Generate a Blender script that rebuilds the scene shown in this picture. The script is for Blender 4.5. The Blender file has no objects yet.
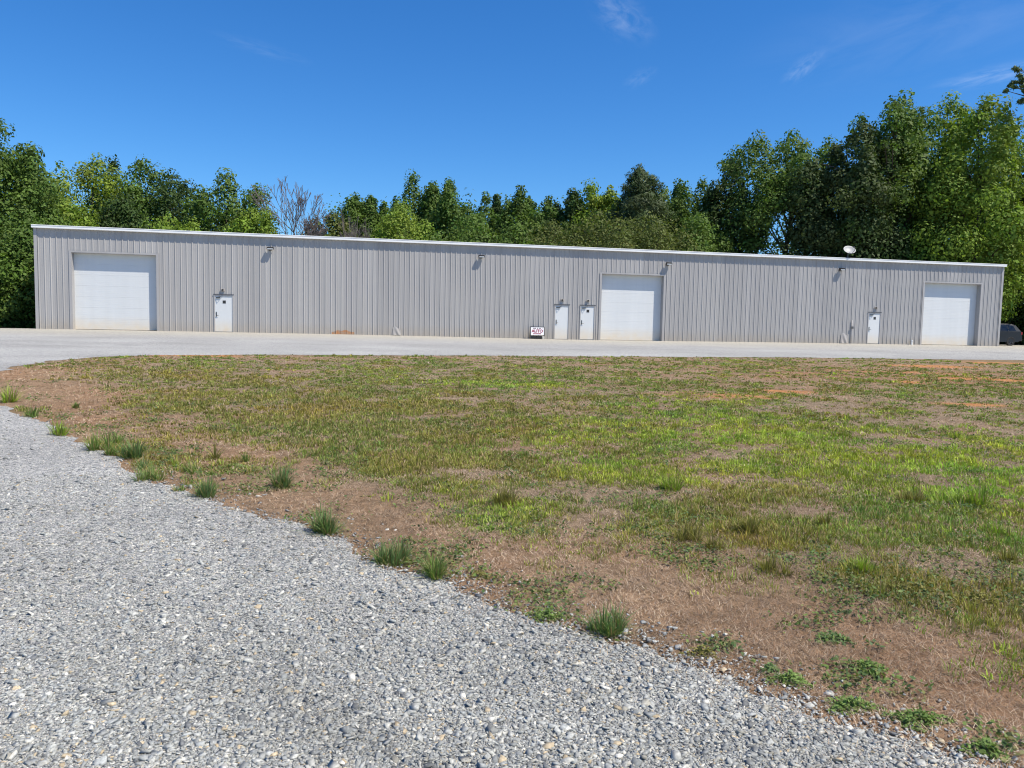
import bpy, bmesh, math, random
import numpy as np
from mathutils import Vector, Matrix
from mathutils.geometry import delaunay_2d_cdt

random.seed(7)
rng = np.random.default_rng(11)
SC = bpy.context.scene
COL = SC.collection
PI = math.pi

# ------------------------------------------------------------------ camera
F_PX, PITCH, ROLL, ZC = 769.0, 0.07725, 0.02127, 0.789
fwd = np.array([0, math.cos(PITCH), -math.sin(PITCH)])
rgt0 = np.array([1.0, 0, 0])
up0 = np.cross(rgt0, fwd)
rgt = math.cos(ROLL) * rgt0 + math.sin(ROLL) * up0
upv = -math.sin(ROLL) * rgt0 + math.cos(ROLL) * up0
EYE = np.array([0, 0, ZC])
cd = bpy.data.cameras.new('camera')
cd.sensor_width = 36.0
cd.lens = F_PX / 1024 * 36.0
cd.clip_start, cd.clip_end = 0.05, 3000
cam = bpy.data.objects.new('camera', cd)
COL.objects.link(cam)
M = Matrix.Identity(4)
for i in range(3):
    M[i][0], M[i][1], M[i][2], M[i][3] = rgt[i], upv[i], -fwd[i], EYE[i]
cam.matrix_world = M
SC.camera = cam

# ------------------------------------------------------------------ site frame: the building's front wall
BL = np.array([-26.114, 42.263])          # left front corner
BA = 0.18792                              # wall heading
WU = np.array([math.cos(BA), math.sin(BA)])
WN = np.array([math.sin(BA), -math.cos(BA)])   # outwards, towards the lot
LEN, EAVE, DEPTH = 60.96, 5.47, 18.3
N_CAM = 46.4

def gz(x, y):
    n = (np.asarray(x) - BL[0]) * WN[0] + (np.asarray(y) - BL[1]) * WN[1]
    s = (np.asarray(x) - BL[0]) * WU[0] + (np.asarray(y) - BL[1]) * WU[1]
    dip = -0.075 * np.exp(-((s - 31.5) / 10.0) ** 2) * np.exp(-(np.clip(n, -1, 30) / 9.0) ** 2)
    return dip - 0.8 * np.clip((n - 2.0) / (N_CAM - 2.0), 0, 1.12)

def ray(px, py):
    d = fwd + (px - 512) / F_PX * rgt - (py - 384) / F_PX * upv
    return d / d[1]

def at(px, py):
    """where the sight line through a photo point meets the sloping lot"""
    d = ray(px, py)
    t = 10.0
    for _ in range(60):
        z = float(gz(d[0] * t, t))
        t = 0.5 * t + 0.5 * (z - ZC) / d[2]
    return d[0] * t, t

def bpos(s, y, z=0.0):
    p = BL + WU * s - WN * y
    return (p[0], p[1], z)

# ------------------------------------------------------------------ numpy noise
def _hash(ix, iy, seed):
    h = (ix.astype(np.int64) * 374761393 + iy.astype(np.int64) * 668265263 + seed * 1442695041) & 0xFFFFFFFF
    h = ((h ^ (h >> 13)) * 1274126177) & 0xFFFFFFFF
    return ((h ^ (h >> 16)) & 0xFFFFFF) / float(0xFFFFFF)

def vnoise(x, y, seed=0):
    ix, iy = np.floor(x), np.floor(y)
    fx, fy = x - ix, y - iy
    fx = fx * fx * (3 - 2 * fx); fy = fy * fy * (3 - 2 * fy)
    a = _hash(ix, iy, seed); b = _hash(ix + 1, iy, seed)
    c = _hash(ix, iy + 1, seed); d = _hash(ix + 1, iy + 1, seed)
    return (a * (1 - fx) + b * fx) * (1 - fy) + (c * (1 - fx) + d * fx) * fy

def fbm(x, y, scale, seed=0, octv=4):
    x = np.asarray(x, float) / scale; y = np.asarray(y, float) / scale
    s, a, t = 0, 0.5, 0
    for o in range(octv):
        s = s + a * vnoise(x * 2 ** o + 17.3 * o, y * 2 ** o - 9.1 * o, seed + o); t += a; a *= 0.55
    return s / t

def sstep(a, b, v):
    t = np.clip((v - a) / (b - a), 0, 1)
    return t * t * (3 - 2 * t)

# ------------------------------------------------------------------ objects
def tag(o, label=None, cat=None, group=None, kind=None):
    if label: o['label'] = label
    if cat: o['category'] = cat
    if group: o['group'] = group
    if kind: o['kind'] = kind
    return o

def empty(name, loc=(0, 0, 0), rz=0.0):
    o = bpy.data.objects.new(name, None)
    COL.objects.link(o)
    o.location = loc; o.rotation_euler = (0, 0, rz)
    o.empty_display_size = 0.3
    return o

def np_mesh(name, verts, faces, mat=None, cols=None, parent=None, smooth=False):
    """faces: a list of (k, m) index arrays, each of one polygon size"""
    me = bpy.data.meshes.new(name)
    verts = np.ascontiguousarray(verts, np.float32)
    me.vertices.add(len(verts)); me.vertices.foreach_set('co', verts.ravel())
    faces = [np.asarray(f, np.int32) for f in faces if len(f)]
    nl = sum(f.size for f in faces); nf = sum(len(f) for f in faces)
    me.loops.add(nl); me.polygons.add(nf)
    me.loops.foreach_set('vertex_index', np.concatenate([f.ravel() for f in faces]))
    tot = np.concatenate([np.full(len(f), f.shape[1], np.int32) for f in faces])
    me.polygons.foreach_set('loop_start', np.concatenate([[0], np.cumsum(tot)[:-1]]).astype(np.int32))
    me.polygons.foreach_set('loop_total', tot)
    if smooth: me.polygons.foreach_set('use_smooth', np.ones(nf, bool))
    if cols is not None:
        ca = me.color_attributes.new('Col', 'FLOAT_COLOR', 'POINT')
        c4 = np.ones((len(verts), 4), np.float32); c4[:, :3] = cols
        ca.data.foreach_set('color', c4.ravel())
    me.update(calc_edges=True)
    o = bpy.data.objects.new(name, me)
    COL.objects.link(o)
    if mat: me.materials.append(mat)
    if parent: o.parent = parent
    return o

def bm_obj(name, bm, mat, parent=None, bevel=0.0, smooth=False):
    me = bpy.data.meshes.new(name)
    bmesh.ops.recalc_face_normals(bm, faces=bm.faces)
    bm.to_mesh(me); bm.free()
    if smooth: me.polygons.foreach_set('use_smooth', np.ones(len(me.polygons), bool))
    o = bpy.data.objects.new(name, me)
    COL.objects.link(o)
    me.materials.append(mat)
    if parent: o.parent = parent
    if bevel:
        b = o.modifiers.new('bevel', 'BEVEL'); b.width = bevel; b.segments = 2; b.limit_method = 'ANGLE'
    return o

def box(bm, x0, x1, y0, y1, z0, z1, mtx=None):
    vs = [bm.verts.new(p) for p in ((x0, y0, z0), (x1, y0, z0), (x1, y1, z0), (x0, y1, z0),
                                    (x0, y0, z1), (x1, y0, z1), (x1, y1, z1), (x0, y1, z1))]
    if mtx is not None:
        for v in vs: v.co = mtx @ v.co
    for f in ((0, 3, 2, 1), (4, 5, 6, 7), (0, 1, 5, 4), (1, 2, 6, 5), (2, 3, 7, 6), (3, 0, 4, 7)):
        bm.faces.new([vs[i] for i in f])

def tube(bm, pts, rad, sides=8, cap=True):
    rings = []
    n = len(pts)
    for i, p in enumerate(pts):
        p = Vector(p)
        d = (Vector(pts[min(i + 1, n - 1)]) - Vector(pts[max(i - 1, 0)])).normalized()
        u = d.orthogonal().normalized(); v = d.cross(u)
        r = rad[i] if hasattr(rad, '__len__') else rad
        rings.append([bm.verts.new(p + (u * math.cos(k * 2 * PI / sides) + v * math.sin(k * 2 * PI / sides)) * r) for k in range(sides)])
    for a, b in zip(rings, rings[1:]):
        for k in range(sides):
            bm.faces.new((a[k], a[(k + 1) % sides], b[(k + 1) % sides], b[k]))
    if cap:
        bm.faces.new(rings[0][::-1]); bm.faces.new(rings[-1])

class Tubes:
    """many tapered tubes gathered in numpy for one wooden mesh"""
    def __init__(self): self.v, self.f, self.n = [], [], 0
    def add(self, pts, rad, sides=6):
        pts = np.asarray(pts, float); k = len(pts)
        d = np.gradient(pts, axis=0); d /= np.linalg.norm(d, axis=1, keepdims=True) + 1e-9
        ref = np.array([0.31, 0.92, 0.2]) if abs(d[0][2]) > 0.8 else np.array([0.1, 0.05, 1.0])
        u = np.cross(d, ref); u /= np.linalg.norm(u, axis=1, keepdims=True) + 1e-9
        w = np.cross(d, u)
        an = np.arange(sides) * 2 * PI / sides
        r = np.asarray(rad, float)[:, None, None]
        ring = pts[:, None, :] + r * (u[:, None, :] * np.cos(an)[None, :, None] + w[:, None, :] * np.sin(an)[None, :, None])
        self.v.append(ring.reshape(-1, 3))
        i = np.arange(k - 1)[:, None] * sides; j = np.arange(sides)[None, :]; j2 = (j + 1) % sides
        q = np.stack([i + j, i + j2, i + sides + j2, i + sides + j], -1).reshape(-1, 4) + self.n
        self.f.append(q); self.n += k * sides
    def build(self, name, mat, parent=None):
        return np_mesh(name, np.concatenate(self.v), [np.concatenate(self.f)], mat, None, parent, True)

# ------------------------------------------------------------------ materials
def mat(name):
    m = bpy.data.materials.new(name); m.use_nodes = True
    nt = m.node_tree
    return m, nt, nt.nodes['Principled BSDF'], nt.links.new

def N(nt, typ, **kw):
    n = nt.nodes.new(typ)
    for k, v in kw.items():
        if hasattr(n, k): setattr(n, k, v)
        else: n.inputs[k].default_value = v
    return n

def ramp(nt, stops):
    r = nt.nodes.new('ShaderNodeValToRGB')
    e = r.color_ramp.elements
    while len(e) < len(stops): e.new(0.5)
    for el, (p, c) in zip(e, stops):
        el.position = p; el.color = (*c, 1)
    return r

def mixc(nt, a, b, fac, mode='MIX'):
    m = nt.nodes.new('ShaderNodeMix'); m.data_type = 'RGBA'; m.blend_type = mode
    for sock, val in ((m.inputs[0], fac), (m.inputs[6], a), (m.inputs[7], b)):
        if isinstance(val, bpy.types.NodeSocket): nt.links.new(val, sock)
        elif isinstance(val, tuple): sock.default_value = (*val, 1)
        else: sock.default_value = val
    return m.outputs[2]

def simple(name, col, rough=0.5, metal=0.0, var=0.12, scale=6.0, bump=0.0, spec=0.5):
    m, nt, b, L = mat(name)
    tc = N(nt, 'ShaderNodeTexCoord')
    no = N(nt, 'ShaderNodeTexNoise', Scale=scale, Detail=6.0, Roughness=0.6)
    L(tc.outputs['Object'], no.inputs['Vector'])
    d = tuple(c * (1 - var) for c in col); u = tuple(min(1, c * (1 + var)) for c in col)
    r = ramp(nt, [(0.3, d), (0.7, u)])
    L(no.outputs['Fac'], r.inputs['Fac']); L(r.outputs['Color'], b.inputs['Base Color'])
    b.inputs['Roughness'].default_value = rough; b.inputs['Metallic'].default_value = metal
    b.inputs['Specular IOR Level'].default_value = spec
    if bump:
        bp = N(nt, 'ShaderNodeBump', Strength=bump, Distance=0.02)
        L(no.outputs['Fac'], bp.inputs['Height']); L(bp.outputs['Normal'], b.inputs['Normal'])
    return m

def stained(name, col, tan, z_top, amount, rough=0.45, streak=0.10):
    """painted sheet steel: faint vertical weathering, clay splashed up the foot of it"""
    m, nt, b, L = mat(name)
    tc = N(nt, 'ShaderNodeTexCoord'); sep = N(nt, 'ShaderNodeSeparateXYZ')
    L(tc.outputs['Object'], sep.inputs[0])
    mp = N(nt, 'ShaderNodeMapping'); mp.inputs['Scale'].default_value = (2.2, 2.2, 0.10)
    L(tc.outputs['Object'], mp.inputs[0])
    no = N(nt, 'ShaderNodeTexNoise', Scale=1.0, Detail=5.0); L(mp.outputs[0], no.inputs['Vector'])
    r = ramp(nt, [(0.3, tuple(c * (1 - streak) for c in col)), (0.7, tuple(min(1, c * (1 + streak * .6)) for c in col))])
    L(no.outputs['Fac'], r.inputs['Fac'])
    n2 = N(nt, 'ShaderNodeTexNoise', Scale=2.3, Detail=7.0, Roughness=0.65); L(tc.outputs['Object'], n2.inputs['Vector'])
    h = N(nt, 'ShaderNodeMapRange', interpolation_type='SMOOTHSTEP'); h.inputs[1].default_value = 0.0; h.inputs[2].default_value = z_top
    h.inputs[3].default_value = 1.0; h.inputs[4].default_value = 0.0
    L(sep.outputs['Z'], h.inputs[0])
    mu = N(nt, 'ShaderNodeMath', operation='MULTIPLY'); L(h.outputs[0], mu.inputs[0]); L(n2.outputs['Fac'], mu.inputs[1])
    m2 = N(nt, 'ShaderNodeMath', operation='MULTIPLY', use_clamp=True); L(mu.outputs[0], m2.inputs[0]); m2.inputs[1].default_value = amount
    dv = N(nt, 'ShaderNodeMath', operation='DIVIDE'); L(sep.outputs['X'], dv.inputs[0]); dv.inputs[1].default_value = .9144
    fl_ = N(nt, 'ShaderNodeMath', operation='FLOOR'); L(dv.outputs[0], fl_.inputs[0])
    wn = N(nt, 'ShaderNodeTexWhiteNoise', noise_dimensions='1D'); L(fl_.outputs[0], wn.inputs['W'])
    pr_ = ramp(nt, [(0.0, (.94, .94, .945)), (1.0, (1.05, 1.05, 1.045))]); L(wn.outputs['Value'], pr_.inputs['Fac'])
    paint = mixc(nt, r.outputs['Color'], pr_.outputs['Color'], 1.0 if 'wall' in name or 'ribbed' in name else 0.0, 'MULTIPLY')
    n3 = N(nt, 'ShaderNodeTexNoise', Scale=1.4, Detail=2.0); L(tc.outputs['Object'], n3.inputs['Vector'])
    bp = N(nt, 'ShaderNodeBump', Strength=0.25, Distance=0.03); L(n3.outputs['Fac'], bp.inputs['Height']); L(bp.outputs['Normal'], b.inputs['Normal'])
    L(mixc(nt, paint, tan, m2.outputs[0]), b.inputs['Base Color'])
    b.inputs['Roughness'].default_value = rough
    b.inputs['Specular IOR Level'].default_value = 0.35
    return m

MT = {}
MT['wall'] = stained('grey_ribbed_steel', (0.382, 0.369, 0.356), (0.36, 0.29, 0.20), 0.8, 0.7)
MT['trim'] = stained('grey_trim_steel', (0.385, 0.372, 0.362), (0.36, 0.28, 0.19), 0.9, 0.5)
MT['door'] = stained('white_door_steel', (0.63, 0.645, 0.645), (0.66, 0.52, 0.33), 0.9, 1.0, 0.4, 0.04)
MT['gutter'] = simple('white_eave_metal', (0.80, 0.80, 0.78), 0.4, 0, 0.04, 1.5)
MT['roof'] = simple('galvanised_roof', (0.5, 0.5, 0.5), 0.4, 0.3, 0.1, 1.0)
MT['dark'] = simple('dark_bronze', (0.035, 0.033, 0.032), 0.4, 0.2)
MT['darkgrey'] = simple('dark_grey_metal', (0.10, 0.10, 0.105), 0.45, 0.3)
MT['lens'] = simple('frosted_lens', (0.72, 0.74, 0.74), 0.25)
MT['steel'] = simple('brushed_handle', (0.16, 0.16, 0.16), 0.35, 0.9)
MT['white'] = simple('white_plastic', (0.78, 0.78, 0.76), 0.45)
MT['signwhite'] = simple('white_sign_face', (0.82, 0.80, 0.81), 0.4, 0, 0.03)
MT['red'] = simple('dark_red_lettering', (0.26, 0.010, 0.04), 0.5)
MT['ink'] = simple('dark_lettering', (0.07, 0.03, 0.04), 0.5)
MT['blackplastic'] = simple('black_plastic', (0.02, 0.02, 0.02), 0.5)
MT['seal'] = simple('black_rubber', (0.02, 0.02, 0.02), 0.8)
MT['conc'] = simple('concrete', (0.45, 0.43, 0.38), 0.9, 0, 0.2, 4, 0.3)
MT['dish'] = simple('dish_enamel', (0.36, 0.36, 0.35), 0.5, 0, 0.05)
MT['bark'] = simple('bark', (0.085, 0.068, 0.052), 0.95, 0, 0.4, 3.0, 0.6, 0.2)
MT['greybark'] = simple('grey_dead_bark', (0.17, 0.145, 0.135), 0.95, 0, 0.25, 3.0, 0.3, 0.2)
MT['carpaint'] = simple('charcoal_car_paint', (0.008, 0.009, 0.011), 0.45, 0.0, 0.1)
MT['carglass'] = simple('tinted_glass', (0.012, 0.014, 0.016), 0.06)
MT['tyre'] = simple('tyre_rubber', (0.02, 0.02, 0.02), 0.85)
MT['rim'] = simple('alloy_rim', (0.10, 0.10, 0.11), 0.45, 0.5)
MT['taillamp'] = simple('red_lamp_lens', (0.28, 0.02, 0.03), 0.15)

def attr_mat(name, rough=0.6, transl=0.0, spec=0.25, vary=0.0, noise=None, bump=0.0):
    m, nt, b, L = mat(name)
    at_ = N(nt, 'ShaderNodeAttribute', attribute_name='Col')
    col = at_.outputs['Color']
    if noise:
        tc = N(nt, 'ShaderNodeTexCoord')
        no = N(nt, 'ShaderNodeTexNoise', Scale=noise, Detail=3.0); L(tc.outputs['Object'], no.inputs['Vector'])
        r = ramp(nt, [(0.3, (0.72, 0.72, 0.72)), (0.7, (1.22, 1.22, 1.22))]); L(no.outputs['Fac'], r.inputs['Fac'])
        col = mixc(nt, col, r.outputs['Color'], 1.0, 'MULTIPLY')
    L(col, b.inputs['Base Color'])
    b.inputs['Roughness'].default_value = rough
    b.inputs['Specular IOR Level'].default_value = spec
    if transl:
        tr = N(nt, 'ShaderNodeBsdfTranslucent')
        L(mixc(nt, col, (1.15, 1.25, 0.55), 1.0, 'MULTIPLY'), tr.inputs['Color'])
        mx = N(nt, 'ShaderNodeMixShader', Fac=transl)
        L(b.outputs[0], mx.inputs[1]); L(tr.outputs[0], mx.inputs[2])
        L(mx.outputs[0], nt.nodes['Material Output'].inputs['Surface'])
    return m

MT['leaf'] = attr_mat('tree_leaves', 0.62, 0.30, 0.18)
MT['needle'] = attr_mat('pine_needles', 0.55, 0.18, 0.25)
MT['blade'] = attr_mat('grass_blades', 0.6, 0.30, 0.2)
MT['weed'] = attr_mat('weed_leaves', 0.55, 0.28, 0.25)
MT['straw'] = attr_mat('dead_straw', 0.85, 0.15, 0.1)
MT['stone'] = attr_mat('crushed_granite', 0.8, 0.0, 0.3, noise=90.0)

# soil under the grass, painted by its own patchiness
m, nt, b, L = mat('soil')
a_ = N(nt, 'ShaderNodeAttribute', attribute_name='Col')
tc = N(nt, 'ShaderNodeTexCoord')
n1 = N(nt, 'ShaderNodeTexNoise', Scale=9.0, Detail=9.0, Roughness=0.72); L(tc.outputs['Object'], n1.inputs['Vector'])
n2 = N(nt, 'ShaderNodeTexNoise', Scale=110.0, Detail=6.0, Roughness=0.7); L(tc.outputs['Object'], n2.inputs['Vector'])
r1 = ramp(nt, [(0.30, (0.50, 0.48, 0.46)), (0.70, (1.45, 1.42, 1.36))]); L(n1.outputs['Fac'], r1.inputs['Fac'])
r2 = ramp(nt, [(0.25, (0.45, 0.45, 0.45)), (0.75, (1.5, 1.5, 1.5))]); L(n2.outputs['Fac'], r2.inputs['Fac'])
c1 = mixc(nt, a_.outputs['Color'], r1.outputs['Color'], 1.0, 'MULTIPLY')
L(mixc(nt, c1, r2.outputs['Color'], 1.0, 'MULTIPLY'), b.inputs['Base Color'])
b.inputs['Roughness'].default_value = 0.95; b.inputs['Specular IOR Level'].default_value = 0.1
bp = N(nt, 'ShaderNodeBump', Strength=0.8, Distance=0.03); L(n2.outputs['Fac'], bp.inputs['Height']); L(bp.outputs['Normal'], b.inputs['Normal'])
MT['soil'] = m

# gravel sheet
m, nt, b, L = mat('gravel')
a_ = N(nt, 'ShaderNodeAttribute', attribute_name='Col')
tc = N(nt, 'ShaderNodeTexCoord')
v1 = N(nt, 'ShaderNodeTexVoronoi', Scale=110.0, Randomness=1.0); L(tc.outputs['Object'], v1.inputs['Vector'])
v2 = N(nt, 'ShaderNodeTexVoronoi', Scale=36.0, Randomness=1.0); L(tc.outputs['Object'], v2.inputs['Vector'])
s1 = N(nt, 'ShaderNodeSeparateColor'); L(v1.outputs['Color'], s1.inputs[0])
s2 = N(nt, 'ShaderNodeSeparateColor'); L(v2.outputs['Color'], s2.inputs[0])
rr = ramp(nt, [(0.0, (0.35, 0.36, 0.38)), (0.25, (0.75, 0.78, 0.82)), (0.55, (1.0, 1.0, 1.0)), (0.8, (1.25, 1.24, 1.2)), (0.93, (1.45, 1.38, 1.25)), (1.0, (1.75, 1.7, 1.6))])
L(s1.outputs[0], rr.inputs['Fac'])
rb = ramp(nt, [(0.0, (0.72, 0.72, 0.74)), (0.5, (1.0, 1.0, 1.0)), (1.0, (1.3, 1.28, 1.24))]); L(s2.outputs[0], rb.inputs['Fac'])
cg = mixc(nt, a_.outputs['Color'], rr.outputs['Color'], 1.0, 'MULTIPLY')
L(mixc(nt, cg, rb.outputs['Color'], 1.0, 'MULTIPLY'), b.inputs['Base Color'])
b.inputs['Roughness'].default_value = 0.9; b.inputs['Specular IOR Level'].default_value = 0.2
bp = N(nt, 'ShaderNodeBump', Strength=0.8, Distance=0.008)
bp.invert = True
L(v1.outputs['Distance'], bp.inputs['Height']); L(bp.outputs['Normal'], b.inputs['Normal'])
MT['gravel'] = m

# ------------------------------------------------------------------ lot outline
near_px = [(0, 407), (43, 420), (80, 440), (130, 465), (173, 489), (233, 502), (267, 513), (300, 526), (340, 540), (373, 562), (407, 571),
           (457, 588), (490, 601), (545, 628), (600, 642), (654, 661), (724, 682), (766, 698), (807, 707), (865, 728), (919, 746), (981, 769)]
far_px = [(1250, 364), (1024, 360.3), (800, 357.6), (600, 356.5), (400, 355.5), (255, 354.8), (150, 355.4), (100, 357), (50, 361), (25, 365), (0, 370.5), (-30, 379), (-38, 388), (-22, 399)]
ctrl = [at(*p) for p in near_px]
near_n = len(ctrl)
ctrl += [(6.2, 0.4), (14, -4), (30, -7), (60, 0)]
ctrl += [at(*p) for p in far_px]

def dense_loop(pts, step):
    out = []
    for i in range(len(pts)):
        a = np.array(pts[i]); c = np.array(pts[(i + 1) % len(pts)])
        d = np.linalg.norm(c - a)
        st = max(step, 0.012 * np.linalg.norm(a))
        k = max(1, int(d / st))
        for j in range(k): out.append(a + (c - a) * j / k)
    return np.array(out)

isl = dense_loop(ctrl, 0.05)
t_ = np.roll(isl, -1, 0) - np.roll(isl, 1, 0); t_ /= np.linalg.norm(t_, axis=1, keepdims=True) + 1e-9
nn = np.stack([-t_[:, 1], t_[:, 0]], -1)
dist0 = np.linalg.norm(isl, axis=1)
wob = (fbm(isl[:, 0], isl[:, 1], 0.9, 5) - 0.5) * 0.30 + (fbm(isl[:, 0], isl[:, 1], 0.22, 9) - 0.5) * 0.30 + rng.normal(0, .018, len(isl)) * np.clip(dist0 / 5, .6, 2)
isl = isl + nn * wob[:, None]

def inside(px, py, poly):
    px = np.asarray(px, float); py = np.asarray(py, float)
    r = np.zeros(px.shape, bool)
    x0, y0 = poly[:, 0], poly[:, 1]; x1, y1 = np.roll(x0, -1), np.roll(y0, -1)
    for k in range(len(poly)):
        if y0[k] == y1[k]: continue
        c = ((y0[k] > py) != (y1[k] > py)) & (px < (x1[k] - x0[k]) * (py - y0[k]) / (y1[k] - y0[k]) + x0[k])
        r ^= c
    return r

def sdist(px, py, poly=None):
    """signed distance to the outline of the grassed ground, positive inside"""
    poly = isl if poly is None else poly
    px = np.asarray(px, float).ravel(); py = np.asarray(py, float).ravel()
    a = poly; bb = np.roll(poly, -1, 0); d = bb - a; l2 = (d ** 2).sum(1) + 1e-12
    best = np.full(len(px), 1e9)
    for k in range(len(a)):
        wx, wy = px - a[k, 0], py - a[k, 1]
        t = np.clip((wx * d[k, 0] + wy * d[k, 1]) / l2[k], 0, 1)
        q = (wx - t * d[k, 0]) ** 2 + (wy - t * d[k, 1]) ** 2
        np.minimum(best, q, out=best)
    s = np.sqrt(best)
    return np.where(inside(px, py, poly), s, -s)

isl_lo = isl[::4]
edge_near = np.array([at(*p) for p in near_px])
def dnear(px, py):
    """distance to the driveway edge"""
    px = np.asarray(px, float); py = np.asarray(py, float)
    best = np.full(px.shape, 1e9)
    P = np.vstack([np.array([at(-22, 399)]), edge_near, [[6.2, 0.4]]])
    for a, c in zip(P, P[1:]):
        d = c - a; l2 = (d ** 2).sum()
        t = np.clip(((px - a[0]) * d[0] + (py - a[1]) * d[1]) / l2, 0, 1)
        np.minimum(best, (px - a[0] - t * d[0]) ** 2 + (py - a[1] - t * d[1]) ** 2, out=best)
    return np.sqrt(best)

def spots(x, y, lst):
    """soft elliptical patches given as photo point, across metres, along-sight metres"""
    s = np.zeros(np.shape(x))
    for px, py, rx, ry, w in lst:
        cx, cy = at(px, py)
        s = np.maximum(s, w * np.exp(-(((x - cx) / rx) ** 2 + ((y - cy) / ry) ** 2)))
    return s

CLAY = [(787, 392, 0.8, 0.5, 1), (976, 379, 1.7, 0.7, 1), (1015, 381, 1.0, 0.6, 1), (972, 405, 0.9, 0.45, 1), (912, 382, 0.6, .5, .9), (930, 366, 2.2, .9, .9), (740, 396, 2.5, .6, .6),
        (175, 355.3, 2.6, 0.5, 1), (215, 355.5, 1.6, .35, .9), (1000, 363, 2.5, .8, .8), (895, 372, 2.5, .8, .6)]
BRIGHT = [(720, 425, 3.0, 1.5, 1), (855, 455, 3.2, 1.4, 1), (960, 455, 2.5, 1.3, 1), (640, 445, 2.0, 1.2, .9), (790, 440, 2.6, 1.4, 1), (1000, 490, 1.2, .6, .8), (690, 470, 1.4, .7, .8), (490, 385, 2.5, .8, .8), (480, 432, 1.2, .5, .9), (700, 415, 2.4, .7, .7)]
OLIVE = [(230, 395, 4.0, 3.0, 1), (330, 425, 2.5, 2.2, 1), (140, 380, 4.0, 2.2, 1), (420, 430, 2.2, 1.6, .9), (390, 410, 2.5, 2.5, .9), (440, 460, 1.2, 1, .8), (900, 590, .7, .35, 1), (960, 595, .5, .3, .9), (705, 500, .8, .5, .6)]
BARE = [(870, 570, 1.8, .8, .8), (760, 575, 1.2, .5, .7), (950, 530, 1.4, .5, .5), (620, 500, .8, .4, .4), (520, 415, 1.6, .7, .6), (1000, 620, 1.2, .6, .9), (700, 600, 1.6, .8, .9), (600, 405, 2, .6, .5), (830, 405, 4, 1.2, .45), (930, 400, 4, 1.5, .5), (720, 370, 6, 1.2, .3)]

EDGE = [(100, 446, .45, .5, 1), (135, 452, .5, .5, 1), (165, 462, .5, .45, 1), (205, 470, .45, .4, 1), (190, 486, .35, .3, .9), (232, 464, .35, .4, .9), (250, 470, .3, .3, .7), (50, 428, .5, .5, .8), (20, 412, .6, .6, .8), (160, 440, .5, .5, .7)]
def fields(x, y):
    x = np.asarray(x, float); y = np.asarray(y, float)
    d = dnear(x, y) + (fbm(x, y, 1.4, 21) - 0.5) * 1.7
    field = sstep(.6, 1.65, d) * (1 - np.clip(spots(x, y, [(-6, 376, 1.5, 2.6, 1), (52, 396, 1.4, 1.3, 1), (14, 388, 1.7, 2.0, 1)]) * 1.5, 0, 1))
    clay = np.clip(spots(x, y, CLAY) * 1.3 - (fbm(x, y, 0.45, 33) - 0.30) * 1.0, 0, 1)
    clay = sstep(0.1, 0.9, clay)
    br = np.clip(spots(x, y, BRIGHT), 0, 1); ol = np.clip(spots(x, y, OLIVE), 0, 1); ba = np.clip(spots(x, y, BARE), 0, 1)
    n = fbm(x, y, 0.62, 41)
    n2 = fbm(x, y, 3.2, 55, 3)
    g = n * 0.95 + n2 * 0.30 + 0.16 * br + 0.22 * ol - 0.20 * ba
    dens = sstep(0.44, 0.77, g) * field * (1 - .75 * clay)
    dens = np.maximum(dens, np.clip(spots(x, y, EDGE) * 1.6 - fbm(x, y, .3, 47), 0, 1))
    return dict(field=field, clay=clay, br=br, ol=ol, ba=ba, dens=dens, n2=n2, n=n)

# ------------------------------------------------------------------ ground sheet
def axis(lo, hi, step, far_lo, far_hi):
    a = list(np.arange(lo, hi + 1e-6, step))
    s, v = step, lo
    left = []
    while v > far_lo: s *= 1.35; v -= s; left.append(v)
    s, v = step, hi
    right = []
    while v < far_hi: s *= 1.35; v += s; right.append(v)
    return np.array(left[::-1] + a + right)

gx = axis(-32, 40, 0.2, -900, 900); gy = axis(1.5, 36, 0.12, -300, 1500)
X, Y = np.meshgrid(gx, gy)
x, y = X.ravel(), Y.ravel()
sd = sdist(x, y, isl_lo)
fl = fields(x, y)
bumpz = (fbm(x, y, 1.3, 71) - 0.5) * 0.05 + (fbm(x, y, 0.35, 73) - 0.5) * 0.035
z = gz(x, y) + np.where(sd > 0, -0.003 + bumpz * sstep(0, 0.6, sd), -0.003 - 0.07 * sstep(0.22, 0.6, -sd))
nw = (x - BL[0]) * WN[0] + (y - BL[1]) * WN[1]
straw = np.array([0.305, 0.208, 0.132]); mauve = np.array([0.265, 0.206, 0.142]); clayc = np.array([0.45, 0.215, 0.090]); under = np.array([0.150, 0.130, 0.060])
litter = np.array([0.06, 0.045, 0.03])
mixn = fbm(x, y, 0.9, 81)[:, None]
C = straw * (1 - fl['field'][:, None]) + fl['field'][:, None] * (mauve * (1 - 0.3 * mixn) + 0.3 * mixn * straw)
C = C * (1 - 0.55 * fl['dens'][:, None]) + under * 0.55 * fl['dens'][:, None]
red = np.clip(sstep(0.45, 0.75, fbm(x, y, 1.7, 91)) * 0.30 + .55 * spots(x, y, [(940, 376, 8, 4, 1), (780, 388, 4, 1.5, .6)]), 0, .7)[:, None]
C = C * (1 - red) + np.array([0.30, 0.150, 0.075]) * red
C = C * (1 - fl['clay'][:, None]) + clayc * fl['clay'][:, None]
C = np.where((nw < -0.5)[:, None] | (x < -30)[:, None], litter, C)
nx, ny = len(gx), len(gy)
ii = (np.arange(ny - 1)[:, None] * nx + np.arange(nx - 1)[None, :]).ravel()
o = np_mesh('ground', np.stack([x, y, z], -1), [np.stack([ii, ii + 1, ii + nx + 1, ii + nx], -1)], MT['soil'], C, None, True)
tag(o, kind='structure')

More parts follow.
